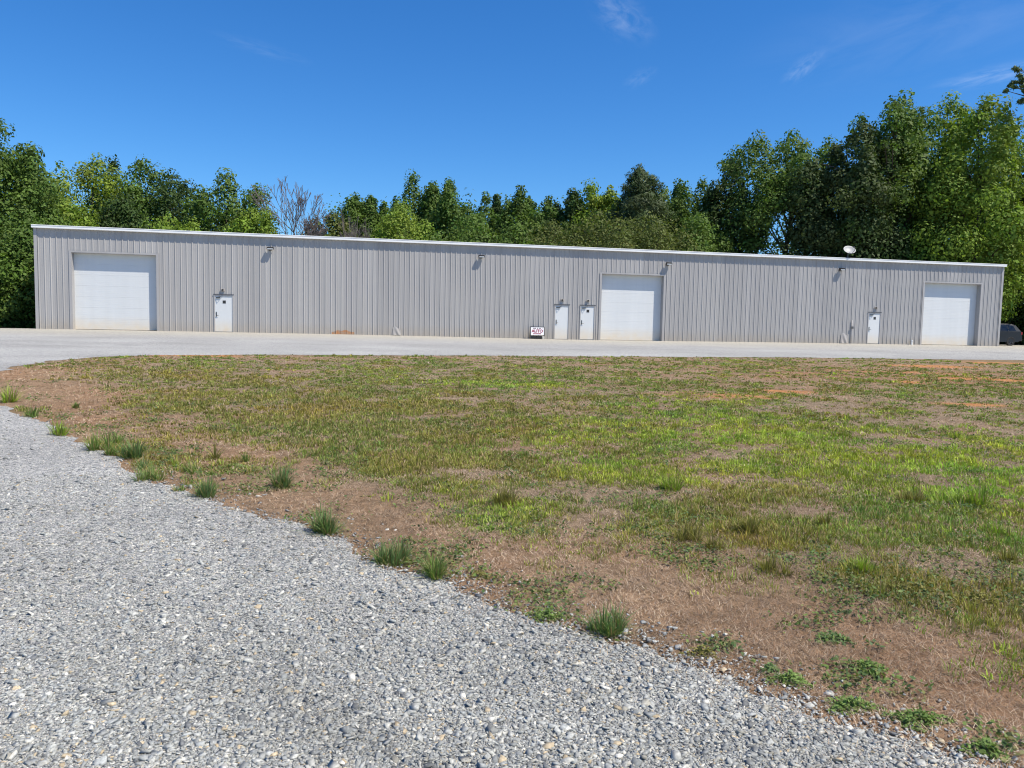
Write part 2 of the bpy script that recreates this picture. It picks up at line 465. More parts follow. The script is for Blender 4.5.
# ------------------------------------------------------------------ gravel lot with the driveway
outer = [(-60, -14), (75, -14), (90, 40), bpos(85, 1.0)[:2], bpos(66, 9)[:2], bpos(61.4, 9)[:2], bpos(61.2, 0.6)[:2], bpos(-0.3, 0.6)[:2], bpos(-2.5, -0.4)[:2], bpos(-9, -1.0)[:2], (-47, 36)]
outer = [np.array(p) for p in outer]
od = []
for i in range(len(outer)):
    a, c = outer[i], outer[(i + 1) % len(outer)]
    k = max(1, int(np.linalg.norm(c - a) / 1.0))
    od += [a + (c - a) * j / k for j in range(k)]
od = np.array(od)
jit = (fbm(od[:, 0], od[:, 1], 1.5, 3) - 0.5) * 0.5
od[:, 1] += np.where(od[:, 0] < -28, jit, 0)
gxx, gyy = np.meshgrid(np.arange(-45, 50, 0.8), np.arange(-12, 46, 0.8))
ip = np.stack([gxx.ravel(), gyy.ravel()], -1) + rng.uniform(-.25, .25, (gxx.size, 2))
keep = inside(ip[:, 0], ip[:, 1], od) & (sdist(ip[:, 0], ip[:, 1], isl_lo) < -0.3)
ip = ip[keep]
allp = [Vector(p) for p in np.vstack([od, isl, ip])]
e = [(i, (i + 1) % len(od)) for i in range(len(od))] + [(len(od) + i, len(od) + (i + 1) % len(isl)) for i in range(len(isl))]
v2d, _, f2d, _, _, _ = delaunay_2d_cdt(allp, e, [], 0, 1e-5)
V = np.array([[p.x, p.y] for p in v2d]); Fc = np.array([f for f in f2d if len(f) == 3])
cen = V[Fc].mean(1)
ok = inside(cen[:, 0], cen[:, 1], od) & ~inside(cen[:, 0], cen[:, 1], isl)
Fc = Fc[ok]
a0, a1, a2 = V[Fc[:, 0]], V[Fc[:, 1]], V[Fc[:, 2]]
flip = ((a1[:, 0] - a0[:, 0]) * (a2[:, 1] - a0[:, 1]) - (a1[:, 1] - a0[:, 1]) * (a2[:, 0] - a0[:, 0])) < 0
Fc[flip] = Fc[flip][:, ::-1]
nwv = (V[:, 0] - BL[0]) * WN[0] + (V[:, 1] - BL[1]) * WN[1]
def gravel_tone(x, y):
    nw_ = (x - BL[0]) * WN[0] + (y - BL[1]) * WN[1] + (fbm(x, y, 3, 14) - .5) * 4
    beige = (sstep(12.0, 2.0, nw_) * 0.9)[:, None]
    t = fbm(x, y, 2.6, 15)[:, None]
    al = x * WU[0] + y * WU[1]; lanes = fbm(al / 9.0, nw_ / 1.1, 1.0, 16)[:, None]
    c = np.array([0.345, 0.342, 0.328]) * (0.66 + 0.34 * t + 0.34 * lanes)
    return c * (1 - beige) + np.array([0.40, 0.374, 0.318]) * beige
o = np_mesh('gravel_lot', np.column_stack([V, gz(V[:, 0], V[:, 1]) + 0.004]), [Fc], MT['gravel'], gravel_tone(V[:, 0], V[:, 1]), None, True)
tag(o, kind='structure')

# ------------------------------------------------------------------ loose stones on the driveway
def wedge(n, r0, r1, half=0.78, power=1.0):
    u = rng.random(n)
    if power == 1.0: r = r0 * (r1 / r0) ** u
    else:
        k = 1 - power; r = (r0 ** k + u * (r1 ** k - r0 ** k)) ** (1 / k)
    th = rng.uniform(-half, half, n)
    return r * np.sin(th), r * np.cos(th), r

def stones(n, r0, r1, power, smin, smax):
    x, y, r = wedge(n, r0, r1, 0.80, power)
    d = sdist(x, y, isl[::2])
    keep = rng.random(n) < np.where(d < 0.0, 1.0, np.exp(-d / 0.13) * 0.5)
    keep &= (d < 0.5)
    x, y, r, d = x[keep], y[keep], r[keep], d[keep]
    k = len(x)
    s = np.clip(np.exp(rng.normal(0, 0.55, k)) * 0.0043, smin, smax) * (1 + 0.02 * r)
    cube = np.array([[sx, sy, sz] for sx in (-1, 1) for sy in (-1, 1) for sz in (-1, 1)], float)
    v = cube[None] * rng.uniform(0.30, 1.2, (k, 8, 3))
    v *= (np.stack([np.ones(k), rng.uniform(.5, .95, k), rng.uniform(.2, .45, k)], -1) * s[:, None])[:, None, :]
    def rot(v, ang, i, j):
        c, q = np.cos(ang)[:, None], np.sin(ang)[:, None]
        a, b_ = v[:, :, i].copy(), v[:, :, j].copy()
        v[:, :, i] = a * c - b_ * q; v[:, :, j] = a * q + b_ * c
    rot(v, rng.normal(0, .33, k), 1, 2); rot(v, rng.normal(0, .33, k), 0, 2); rot(v, rng.uniform(0, 2 * PI, k), 0, 1)
    v += np.stack([x, y, gz(x, y) + 0.004 + s * rng.uniform(-0.05, 0.22, k)], -1)[:, None, :]
    pal = np.array([[.225, .234, .232], [.31, .315, .30], [.265, .275, .270], [.36, .36, .335], [.49, .475, .43], [.13, .135, .138], [.39, .32, .22], [.28, .27, .235]])
    c = 1.2 * pal[rng.choice(8, k, p=[.22, .22, .22, .13, .05, .07, .03, .06])] * rng.uniform(.8, 1.2, (k, 1))
    c = c * (.90 * (.74 + .52 * fbm(x, y, 1.1, 151)) * (.8 + .4 * fbm((x - y) * .18, x + y, .55, 153)))[:, None] * np.array([1.0, .995, .97])
    idx = np.arange(k)[:, None, None] * 8
    fq = np.array([[0, 1, 3, 2], [4, 6, 7, 5], [0, 4, 5, 1], [2, 3, 7, 6], [0, 2, 6, 4], [1, 5, 7, 3]])[None]
    return v.reshape(-1, 3), (idx + fq).reshape(-1, 4), np.repeat(c, 8, 0)

parts = [stones(400000, 2.2, 8.0, 1.45, 0.002, 0.021), stones(110000, 6.5, 22, 1.5, 0.004, 0.02)]
off, VV, FF, CC = 0, [], [], []
for v, f, c in parts:
    VV.append(v); FF.append(f + off); CC.append(c); off += len(v)
o = np_mesh('gravel', np.concatenate(VV), [np.concatenate(FF)], MT['stone'], np.concatenate(CC))
tag(o, 'loose crushed grey granite covering the driveway in the foreground', 'gravel', kind='stuff')

# ------------------------------------------------------------------ blades
def blades(x, y, z, h, w, lean, az, cols, tipcol=1.0):
    """each blade: five points, a quad and a tip triangle, bending over along its own azimuth"""
    k = len(x)
    face = az + PI / 2 + rng.normal(0, .5, k)
    lx, ly = np.cos(az) * lean, np.sin(az) * lean
    wx, wy = np.cos(face) * w * .5, np.sin(face) * w * .5
    P = np.stack([x, y, z], -1)
    up = np.sqrt(np.clip(1 - lean ** 2, 0.0025, 1))
    mid = P + np.stack([lx * h * .38, ly * h * .38, h * .55 * up], -1)
    tip = P + np.stack([lx * h, ly * h, h * np.clip(up, .05, 1) * .95], -1)
    W = np.stack([wx, wy, np.zeros(k)], -1)
    v = np.stack([P - W, P + W, mid + W * .8, mid - W * .8, tip], 1).reshape(-1, 3)
    i = np.arange(k)[:, None] * 5
    c = np.repeat(cols[:, None, :], 5, 1).copy()
    c[:, 4] *= tipcol
    return v, i + np.array([[0, 1, 2, 3]]), i + np.array([[3, 2, 4]]), c.reshape(-1, 3)

def gather(name, items, material, parent=None):
    off, A, Q, T, C = 0, [], [], [], []
    for v, q, t, c in items:
        A.append(v); Q.append(q + off); T.append(t + off); C.append(c); off += len(v)
    return np_mesh(name, np.concatenate(A), [np.concatenate(Q), np.concatenate(T)], material, np.concatenate(C), parent)

def soilz(x, y):
    d = sdist(x, y, isl_lo)
    b_ = (fbm(x, y, 1.3, 71) - 0.5) * 0.05 + (fbm(x, y, 0.35, 73) - 0.5) * 0.035
    return gz(x, y) + np.where(d > 0, -0.003 + b_ * sstep(0, 0.6, d), 0.004), d

# dead thatch
x, y, r = wedge(560000, 2.6, 34, 0.80, 1.25)
z, d = soilz(x, y)
fl = fields(x, y)
keep = (d > -0.35) & (rng.random(len(x)) < np.where(d < 0, .30 * np.exp(d / .10), np.where(d < .12, .40, 1)) * (1 - .8 * fl['clay']) * (1 - .35 * fl['dens']) * np.clip(.35 + fbm(x, y, .5, 61), 0, 1))
x, y, r, z = x[keep], y[keep], r[keep], z[keep]
fld, n2_ = fl['field'][keep], fl['n2'][keep]
k = len(x)
pal = np.array([[.55, .43, .31], [.44, .325, .225], [.32, .24, .185], [.17, .125, .095], [.62, .51, .38], [.33, .20, .12]])
p_ = rng.choice(6, k, p=[.18, .28, .22, .13, .05, .14])
c = pal[p_] * rng.uniform(.7, 1.25, (k, 1)) * (.42 + 1.12 * fbm(x, y, .9, 63))[:, None]
c = c * (1 - .35 * fld[:, None]) + np.array([.34, .26, .205]) * .35 * fld[:, None]
h = rng.uniform(.012, .048, k) * (1 + .04 * r)
w = np.maximum(rng.uniform(.0012, .0024, k), r / F_PX * .45)
it = [blades(x, y, z + rng.uniform(0, .012, k), h, w, np.clip(rng.normal(.93, .07, k), .6, .985), rng.uniform(0, 2 * PI, k), c)]
o = gather('dead_grass', it, MT['straw'])
tag(o, 'flattened tan and brown dead grass lying over the bare strip', 'dead grass', kind='stuff')

# living grass in small tufts
x, y, r = wedge(120000, 2.8, 36, 0.80, 1.05)
fl = fields(x, y)
z, d = soilz(x, y)
prob = fl['dens'] * .95 + .05 * fl['field'] * (1 - fl['clay'])
keep = (d > 0.1) & (rng.random(len(x)) < prob)
x, y, r, z = x[keep], y[keep], r[keep], z[keep]
br, ol, de, n2_ = fl['br'][keep], fl['ol'][keep], fl['dens'][keep], fl['n2'][keep]
k = len(x)
patch = fbm(x, y, 1.1, 101)
u = rng.random(k) * .5 + patch * .6
kind = np.where(u + .45 * br - .55 * ol > .78, 0, np.where(u - .6 * ol + .25 * br > .42, 1, 2))
basec = np.array([[.385, .480, .066], [.245, .320, .064], [.285, .285, .064]])[kind]
per = 12
mot = fbm(x, y, .45, 131)[:, None]; basec = basec * (.62 + .70 * mot) * (1 + (fbm(x, y, .9, 137)[:, None] - .5) * np.array([.9, .1, .0]))
X = np.repeat(x, per); Y = np.repeat(y, per); Z = np.repeat(z, per); R = np.repeat(r, per); K = np.repeat(kind, per)
sp = np.array([.045, .04, .035])[K] * (1 + .02 * R)
ang = rng.uniform(0, 2 * PI, len(X)); q = np.sqrt(rng.random(len(X)))
X = X + np.cos(ang) * q * sp; Y = Y + np.sin(ang) * q * sp
hh = (np.array([.046, .036, .048])[K] * rng.uniform(.55, 1.25, len(X))) * np.repeat(np.exp(rng.normal(-.12, .38, k)) * (.7 + .3 * de), per)
ww = np.maximum(np.array([.0075, .0045, .0028])[K] * rng.uniform(.7, 1.3, len(X)), R / F_PX * .7)
cc = np.repeat(basec * rng.uniform(.55, 1.3, (k, 1)), per, 0) * rng.uniform(.75, 1.3, (len(X), 1))
dead = rng.random(len(X)) < np.array([.07, .12, .20])[K]
cc[dead] = np.array([.40, .28, .14]) * rng.uniform(.7, 1.25, (dead.sum(), 1))
it = [blades(X, Y, Z, hh, ww, np.clip(rng.normal(.45, .22, len(X)), .05, .92), ang + rng.normal(0, .5, len(X)), cc)]
o = gather('grass', it, MT['blade'])
tag(o, 'patchy green and olive grass growing over the field before the building', 'grass', kind='stuff')

# low broad-leaved weeds scattered in the field and along the edge (ground cover)
def leafquads(c, nrm, L_, W_, cols):
    k = len(c)
    nrm = nrm / (np.linalg.norm(nrm, axis=1, keepdims=True) + 1e-9)
    rv = rng.normal(0, 1, (k, 3))
    u = np.cross(nrm, rv); u /= np.linalg.norm(u, axis=1, keepdims=True) + 1e-9
    v = np.cross(nrm, u)
    L_ = np.asarray(L_)[:, None] * .5; W_ = np.asarray(W_)[:, None] * .5
    P = np.stack([c - u * L_, c + v * W_, c + u * L_, c - v * W_], 1).reshape(-1, 3)
    i = np.arange(k)[:, None] * 4
    return P, i + np.array([[0, 1, 2, 3]]), np.repeat(cols, 4, 0)

x, y, r = wedge(30000, 2.8, 34, 0.80, 1.0)
fl = fields(x, y); z, d = soilz(x, y)
m1 = fbm(x, y, .55, 121) + .25 * np.exp(-((dnear(x, y) - .3) / .35) ** 2) + .1 * fl['field']
keep = (d > .03) & (m1 + rng.normal(0, .05, len(x)) > .68 - .035 * sstep(9, 16, r)) & (fl['clay'] < .5)
x, y, r, z = x[keep], y[keep], r[keep], z[keep]
per = 9
k = len(x)
sc = np.repeat(1 + .04 * r, per)
X = np.repeat(x, per) + rng.normal(0, .035, k * per) * sc; Y = np.repeat(y, per) + rng.normal(0, .035, k * per) * sc
c = np.stack([X, Y, np.repeat(z, per) + rng.uniform(.006, .035, k * per)], -1)
cols = np.repeat(np.array([[.09, .145, .05], [.14, .20, .05], [.19, .19, .07]])[rng.integers(0, 3, k)], per, 0) * rng.uniform(.75, 1.25, (k * per, 1))
P, q, C = leafquads(c, rng.normal(0, .45, (k * per, 3)) + [0, 0, 1], rng.uniform(.014, .03, k * per) * sc, rng.uniform(.008, .018, k * per) * sc, cols)
o = np_mesh('ground_weeds', P, [q], MT['weed'], C)
tag(o, 'low creeping broad leaved weeds spread through the dry field', 'ground weeds', kind='stuff')

# ------------------------------------------------------------------ single tufts one can point to
GREEN = {'blue': (.155, .235, .085), 'bright': (.270, .370, .055), 'olive': (.230, .215, .060), 'mid': (.170, .250, .065)}
def tuft(px, py, wpx, hpx, tone, label, flat=False):
    x0, y0 = at(px, py)
    z0, _ = soilz(np.array([x0]), np.array([y0]))
    z0 = float(z0[0])
    r0 = math.hypot(x0, y0); mpp = r0 / F_PX
    W, H = wpx * mpp, max(hpx * mpp, .04)
    base = np.array(GREEN[tone])
    if not flat:
        k = int(np.clip(wpx * hpx * .55, 110, 700))
        ang = rng.uniform(0, 2 * PI, k); q = np.sqrt(rng.random(k))
        ns_ = 2 + int(wpx / 11)
        sx_, sy_ = rng.normal(0, W * .17, ns_), rng.normal(0, W * .15, ns_); sh_ = rng.uniform(.55, 1.1, ns_); si = rng.integers(0, ns_, k)
        bx, by = sx_[si] + np.cos(ang) * q * W * .13, sy_[si] + np.sin(ang) * q * W * .11
        h = H * rng.uniform(.25, 1.2, k) * (1.05 - .2 * q) * sh_[si]
        lean = np.clip(.2 + .55 * q + rng.normal(0, .28, k), .02, .97)
        w = np.maximum(rng.uniform(.0035, .007, k), mpp * .7)
        cols = base * rng.uniform(.65, 1.35, (k, 1))
        dead = rng.random(k) < .2
        cols[dead] = np.array([.34, .26, .13]) * rng.uniform(.7, 1.2, (dead.sum(), 1))
        o = gather('grass_tuft', [blades(bx, by, np.full(k, -.008), h * 1.15, w, lean, ang + rng.normal(0, .8, k), cols)], MT['blade'])
    else:
        k = int(np.clip(wpx * hpx * 1.0, 110, 640))
        ang = rng.uniform(0, 2 * PI, k); q = rng.random(k) ** .6
        lob = 1 + .35 * np.sin(ang * 3 + px)
        D = hpx * mpp * 2.2
        c = np.stack([np.cos(ang) * q * W * .5 * lob, np.sin(ang) * q * min(D, W) * .5 * lob, rng.uniform(0, .05, k) * (1.2 - q)], -1)
        P, qd, C = leafquads(c, rng.normal(0, .5, (k, 3)) + [0, 0, 1], rng.uniform(.012, .028, k), rng.uniform(.006, .013, k), base * rng.uniform(.7, 1.35, (k, 1)))
        P[:, 2] = np.maximum(P[:, 2], -.004)
        o = np_mesh('weed_patch', P, [qd], MT['weed'], C)
    o.location = (x0, y0, z0)
    tag(o, label, 'weed' if flat else 'grass tuft', 'weeds along the driveway' if flat else 'grass tufts along the gravel and in the field')

T = [(118, 443, 26, 12, 'mid', 'low grass tuft at the back of the weedy cluster'),
     (145, 468, 20, 12, 'blue', 'grass tuft between the thick tuft and the wide low one'),
     (172, 466, 22, 9, 'bright', 'pale low grass tuft right behind the wide low one'),
     (246, 462, 14, 13, 'mid', 'small grass tuft on bare straw between the cluster and the tuft set back'),
     (395, 562, 50, 29, 'blue', 'widest green grass tuft on the gravel edge, left of another one'),
     (437, 573, 42, 27, 'mid', 'green grass tuft touching the widest tuft, on its right'),
     (605, 634, 36, 36, 'blue', 'tallest dark green grass tuft, upright and narrow on the gravel edge'),
     (328, 533, 36, 32, 'blue', 'bushy green grass tuft alone on the gravel edge, left of the widest'),
     (282, 487, 32, 22, 'blue', 'green grass tuft standing back from the gravel amid bare straw'),
     (210, 495, 34, 22, 'blue', 'lush grass tuft low on the gravel bend beside a small short one'),
     (181, 491, 18, 11, 'mid', 'small short grass tuft on the gravel beside a lush one'),
     (153, 479, 34, 18, 'mid', 'wide low grass tuft at the gravel bend below the weedy cluster'),
     (131, 458, 28, 24, 'blue', 'thick grass tuft in the middle of the weedy cluster'),
     (96, 450, 22, 20, 'mid', 'grass tuft at the left end of the weedy cluster'),
     (112, 455, 18, 14, 'mid', 'little grass tuft squeezed between two bigger ones in the cluster'),
     (190, 472, 26, 12, 'mid', 'low spreading grass tuft behind the wide low one'),
     (213, 460, 10, 18, 'olive', 'thin upright grass tuft on the bare straw by the cluster'),
     (60, 435, 27, 14, 'bright', 'light green grass tuft on the gravel edge, left of the cluster'),
     (30, 417, 24, 11, 'mid', 'small distant grass tuft where the gravel edge leaves the picture'),
     (5, 402, 20, 18, 'bright', 'bright green tuft cut by the left edge of the picture'),
     (77, 407, 10, 7, 'mid', 'tiny green tuft on the straw strip beyond the gravel edge'),
     (858, 572, 40, 18, 'bright', 'bright lime tuft on bare ground in the right field'),
     (823, 526, 22, 16, 'olive', 'round olive tuft above the bright lime one'),
     (775, 572, 28, 18, 'olive', 'brownish olive tuft left of the bright lime one'),
     (688, 542, 34, 22, 'olive', 'leftmost of the three olive fescue tufts in a row in mid field'),
     (715, 549, 26, 18, 'olive', 'smallest olive fescue tuft, middle of the three in a row'),
     (747, 534, 30, 22, 'olive', 'rightmost of the three olive fescue tufts in a row in mid field'),
     (506, 505, 24, 24, 'olive', 'dark olive tuft at the edge between grass and straw strip'),
     (905, 500, 30, 18, 'olive', 'wide olive tuft under the bright green patch on the right'),
     (1008, 562, 26, 16, 'olive', 'olive tuft by the right edge of the picture'),
     (1000, 535, 34, 15, 'bright', 'bright green tuft near the right edge, above an olive one'),
     (972, 505, 34, 20, 'bright', 'tall bright green tuft at the right below the green patch'),
     (668, 490, 26, 24, 'bright', 'bright green tuft in the field, above the three olive ones')]
for a in T: tuft(*a)
Wd = [(547, 618, 40, 12, 'mid', 'flat pale weed patch just left of the tallest grass tuft'),
      (868, 668, 30, 15, 'mid', 'round weed patch on the straw, lower right'),
      (832, 638, 34, 10, 'blue', 'flat weed patch above the round one, lower right'),
      (702, 655, 36, 9, 'olive', 'sparse weed patch where straw meets gravel, right of the tallest tuft'),
      (790, 682, 40, 12, 'mid', 'long creeping weed patch beside the gravel edge'),
      (850, 708, 50, 12, 'mid', 'ragged creeping weed patch along the gravel edge, lower right'),
      (918, 722, 55, 12, 'mid', 'last creeping weed patch along the gravel edge before the corner'),
      (985, 752, 34, 12, 'mid', 'weed patch in the bottom right corner'),
      (770, 672, 22, 9, 'blue', 'small weed patch above the long creeping one'),
      (910, 590, 60, 12, 'olive', 'broad yellowish weed patch on the right of the bare ground'),
      (980, 600, 50, 13, 'olive', 'broad yellowish weed patch by the right edge of the picture'),
      (480, 577, 26, 8, 'olive', 'faint weed patch right of the paired tufts'),
      (235, 468, 34, 9, 'mid', 'weed patch right of the cluster on the bare straw'),
      (162, 452, 40, 9, 'mid', 'flat weed patch behind the weedy cluster'),
      (108, 420, 18, 6, 'mid', 'small flat weed patch on the straw at far left')]
for a in Wd: tuft(*a, flat=True)


# ------------------------------------------------------------------ the metal building
B = empty('metal_building', (BL[0], BL[1], 0), BA)
tag(B, 'long low grey ribbed metal warehouse with three white overhead doors', 'building')
PITCHR = 0.3048
def ribline(s0, s1):
    pts = []
    k0 = int(math.floor(s0 / PITCHR)) - 1
    for k in range(k0, int(s1 / PITCHR) + 2):
        o_ = k * PITCHR
        pts += [(o_, 0), (o_ + .045, 0), (o_ + .05, -.006), (o_ + .062, -.006), (o_ + .067, 0), (o_ + .118, 0), (o_ + .138, -.027), (o_ + .170, -.027), (o_ + .190, 0), (o_ + .241, 0), (o_ + .246, -.006), (o_ + .258, -.006), (o_ + .263, 0)]
    xs = [p[0] for p in pts]; ys = [p[1] for p in pts]
    ins = [(s0, float(np.interp(s0, xs, ys)))] + [p for p in pts if s0 + 1e-4 < p[0] < s1 - 1e-4] + [(s1, float(np.interp(s1, xs, ys)))]
    return ins
def ribs(bm, s0, s1, z0, z1, f):
    line = ribline(s0, s1)
    a = [bm.verts.new(f(s, d, z0)) for s, d in line]; b_ = [bm.verts.new(f(s, d, z1)) for s, d in line]
    for i in range(len(line) - 1): bm.faces.new((a[i], a[i + 1], b_[i + 1], b_[i]))

OH = [(1.82, 6.16, 4.22), (32.14, 36.2, 4.05), (54.9, 59.27, 4.21)]
MAN = [(9.26, 10.22, 2.06), (29.2, 30.05, 2.0), (30.83, 31.7, 2.0), (50.8, 51.66, 2.04)]
holes = sorted([(a, c, h, .34) for a, c, h in OH] + [(a - .055, c + .055, h + .055, .09) for a, c, h in MAN])
bm = bmesh.new()
s = 0.0
fr = lambda s_, d_, z_: (s_, d_, z_)
for a, c, h, dp in holes:
    ribs(bm, s, a, -.13, EAVE, fr)
    ribs(bm, a, c, h, EAVE, fr)
    s = c
ribs(bm, s, LEN, -.13, EAVE, fr)
ribs(bm, 0, DEPTH, 0, EAVE, lambda s_, d_, z_: (d_, DEPTH - s_, z_))                 # left end
ribs(bm, 0, DEPTH, 0, EAVE, lambda s_, d_, z_: (LEN - d_, s_, z_))                   # right end
ribs(bm, 0, LEN, 0, EAVE, lambda s_, d_, z_: (LEN - s_, DEPTH - d_, z_))             # back
for sx in (0.0, LEN):
    vs = [bm.verts.new(p) for p in ((sx, 0, EAVE), (sx, DEPTH / 2, EAVE + .38), (sx, DEPTH, EAVE))]
    bm.faces.new(vs)
bm_obj('wall', bm, MT['wall'], B)
# reveals around the openings
for a, c, h in OH:
    bm = bmesh.new()
    t = .14
    box(bm, a - .012, a, -.036, .40, -.13, h + .012)
    box(bm, c, c + .012, -.036, .40, -.13, h + .012)
    box(bm, a, c, -.036, .40, h, h + .012)
    box(bm, a - t, a - .014, -.040, -.034, -.13, h + .10)
    box(bm, c + .014, c + t, -.040, -.034, -.13, h + .10)
    box(bm, a - .012, c + .012, -.0395, -.0355, h + .014, h + .10)
    bm_obj('opening_trim', bm, MT['trim'], B)
for sx, d in ((-.045, 1), (LEN + .045, -1)):
    bm = bmesh.new()
    box(bm, min(sx, sx + d * .16), max(sx, sx + d * .16), -.048, -.040, 0, EAVE)
    box(bm, min(sx, sx + d * .008), max(sx, sx + d * .008), -.040, .15, 0, EAVE)
    bm_obj('corner_trim', bm, MT['trim'], B)
# roof and eave
bm = bmesh.new()
e0, yo = EAVE - .02, .24
v = [bm.verts.new(p) for p in ((-.09, -.02, e0 + .16), (LEN + .09, -.02, e0 + .16), (LEN + .09, DEPTH / 2, e0 + .54), (-.09, DEPTH / 2, e0 + .54), (LEN + .09, DEPTH + .02, e0 + .16), (-.09, DEPTH + .02, e0 + .16),
                               (-.09, -.02, e0 + .12), (LEN + .09, -.02, e0 + .12), (LEN + .09, DEPTH / 2, e0 + .50), (-.09, DEPTH / 2, e0 + .50), (LEN + .09, DEPTH + .02, e0 + .12), (-.09, DEPTH + .02, e0 + .12))]
for f in ((0, 1, 2, 3), (3, 2, 4, 5), (6, 9, 8, 7), (9, 11, 10, 8), (0, 6, 7, 1), (5, 4, 10, 11), (0, 3, 9, 6), (3, 5, 11, 9), (1, 7, 8, 2), (2, 8, 10, 4)):
    bm.faces.new([v[i] for i in f])
bm_obj('roof', bm, MT['roof'], B)
bm = bmesh.new()
k = 10
for i in range(k):
    a0_, a1_ = -.10 + (LEN + .20) * i / k, -.10 + (LEN + .20) * (i + 1) / k
    dz = random.uniform(-.002, .002)
    box(bm, a0_ + .002, a1_ - .002, -.20, -.045, EAVE + .0 + dz, EAVE + .155 + dz)
    box(bm, a0_ + .002, a1_ - .002, -.215, -.20, EAVE + .125 + dz, EAVE + .165 + dz)
    box(bm, a0_ + .002, a1_ - .002, -.045, .06, EAVE + .0 + dz, EAVE + .092 + dz)
bm_obj('gutter', bm, MT['gutter'], B, 0.008)
for sx in (-.105, LEN - .005):
    bm = bmesh.new()
    for y0, y1, za, zb in ((.07, DEPTH / 2, EAVE + .0, EAVE + .38), (DEPTH / 2, DEPTH, EAVE + .38, EAVE + .0)):
        vs = []
        for xx in (sx, sx + .11):
            vs += [bm.verts.new(p) for p in ((xx, y0, za), (xx, y1, zb), (xx, y1, zb + .2), (xx, y0, za + .2))]
        for f in ((0, 1, 2, 3), (7, 6, 5, 4), (0, 4, 5, 1), (1, 5, 6, 2), (2, 6, 7, 3), (3, 7, 4, 0)):
            bm.faces.new([vs[i] for i in f])
    bm_obj('rake_trim', bm, MT['gutter'], B)
# overhead doors
for a, c, h in OH:
    zf = -.075 if 30 < a < 40 else 0.0
    bm = bmesh.new()
    ns = 7
    prof = []
    for i in range(ns):
        z0, z1 = zf + (h - zf) * i / ns, zf + (h - zf) * (i + 1) / ns
        prof += [(.338, z0), (.330, z0 + .008)]
        for q in range(1, 6):
            zz = z0 + (z1 - z0) * q / 6
            prof += [(.330, zz - .008), (.333, zz), (.330, zz + .008)]
        prof += [(.330, z1 - .008), (.338, z1)]
    A = [bm.verts.new((a + .001, y_, z_ + .02)) for y_, z_ in prof]; Bv = [bm.verts.new((c - .001, y_, z_ + .02)) for y_, z_ in prof]
    for i in range(len(prof) - 1):
        if (A[i].co - A[i + 1].co).length > 1e-6: bm.faces.new((A[i], Bv[i], Bv[i + 1], A[i + 1]))
    dr = bm_obj('overhead_door', bm, MT['door'], B)
    bm = bmesh.new(); box(bm, a + .002, c - .002, .335, .365, zf + .001, zf + .03)
    bm_obj('bottom_seal', bm, MT['seal'], dr)
# entry doors
for i, (a, c, h) in enumerate(MAN):
    zf = -.07 if i in (1, 2) else 0.0
    bm = bmesh.new(); box(bm, a, c, .0, .045, zf + .025, h)
    dr = bm_obj('entry_door', bm, MT['door'], B, .004)
    bm = bmesh.new()
    box(bm, a - .055, a - .003, -.035, .095, zf, h + .055); box(bm, c + .003, c + .055, -.035, .095, zf, h + .055); box(bm, a - .003, c + .003, -.035, .095, h + .003, h + .055)
    bm_obj('door_frame', bm, MT['trim'], dr)
    bm = bmesh.new(); box(bm, a - .003, c + .003, -.03, .09, zf, zf + .022)
    bm_obj('threshold', bm, MT['darkgrey'], dr)
    bm = bmesh.new(); box(bm, a - .08, c + .08, -.046, -.033, h + .062, h + .10); box(bm, a - .08, c + .08, -.052, -.046, h + .058, h + .078)
    bm_obj('drip_cap', bm, MT['darkgrey'], dr)
    bm = bmesh.new()
    tube(bm, [(a + .08, .0, .95), (a + .08, -.05, .95)], .016); tube(bm, [(a + .08, -.05, .95), (a + .20, -.05, .95)], .012)
    box(bm, a + .05, a + .11, -.009, .001, .88, 1.14); tube(bm, [(a + .08, -.004, 1.10), (a + .08, -.025, 1.10)], .024)
    bm_obj('handle', bm, MT['steel'], dr)
    bm = bmesh.new()
    box(bm, a + .06, a + .30, -.05, .0, h - .13, h - .07)
    tube(bm, [(a + .10, -.052, h - .10), (a + .30, -.15, h - .045)], .011); tube(bm, [(a + .30, -.15, h - .045), (a + .42, -.03, h + .01)], .011)
    bm_obj('door_closer', bm, MT['steel'], dr)
    if i != 1:
        m_ = (a + c) / 2 + .03; zc_ = 1.72; w_ = .085
        bm = bmesh.new(); box(bm, m_ - w_, m_ + w_, -.008, -.0005, zc_ - .085, zc_ + .085)
        bm_obj('number_plate', bm, MT['dark'], dr, .003)
# dented sheets at the foot of the wall
def dent(s0, w_, h_, depth, name):
    bm = bmesh.new()
    nxx, nzz = 12, 12
    g = [[None] * (nzz + 1) for _ in range(nxx + 1)]
    for i in range(nxx + 1):
        for j in range(nzz + 1):
            u, v_ = i / nxx, j / nzz
            ridge = depth * math.sin(PI * u) ** .8 * (1 - v_) ** .7 * (0.6 + .4 * math.sin(9 * u + 5 * v_))
            g[i][j] = bm.verts.new((s0 + w_ * (u + .12 * v_ * (1 - u)), -.036 - abs(ridge), .015 + h_ * v_ * (1 - .55 * abs(u - .25))))
    for i in range(nxx):
        for j in range(nzz): bm.faces.new((g[i][j], g[i + 1][j], g[i + 1][j + 1], g[i][j + 1]))
    bm_obj(name, bm, MT['trim'], B)
dent(48.75, .58, .72, .085, 'bent_panel')
dent(19.25, .52, .52, .06, 'bent_panel')
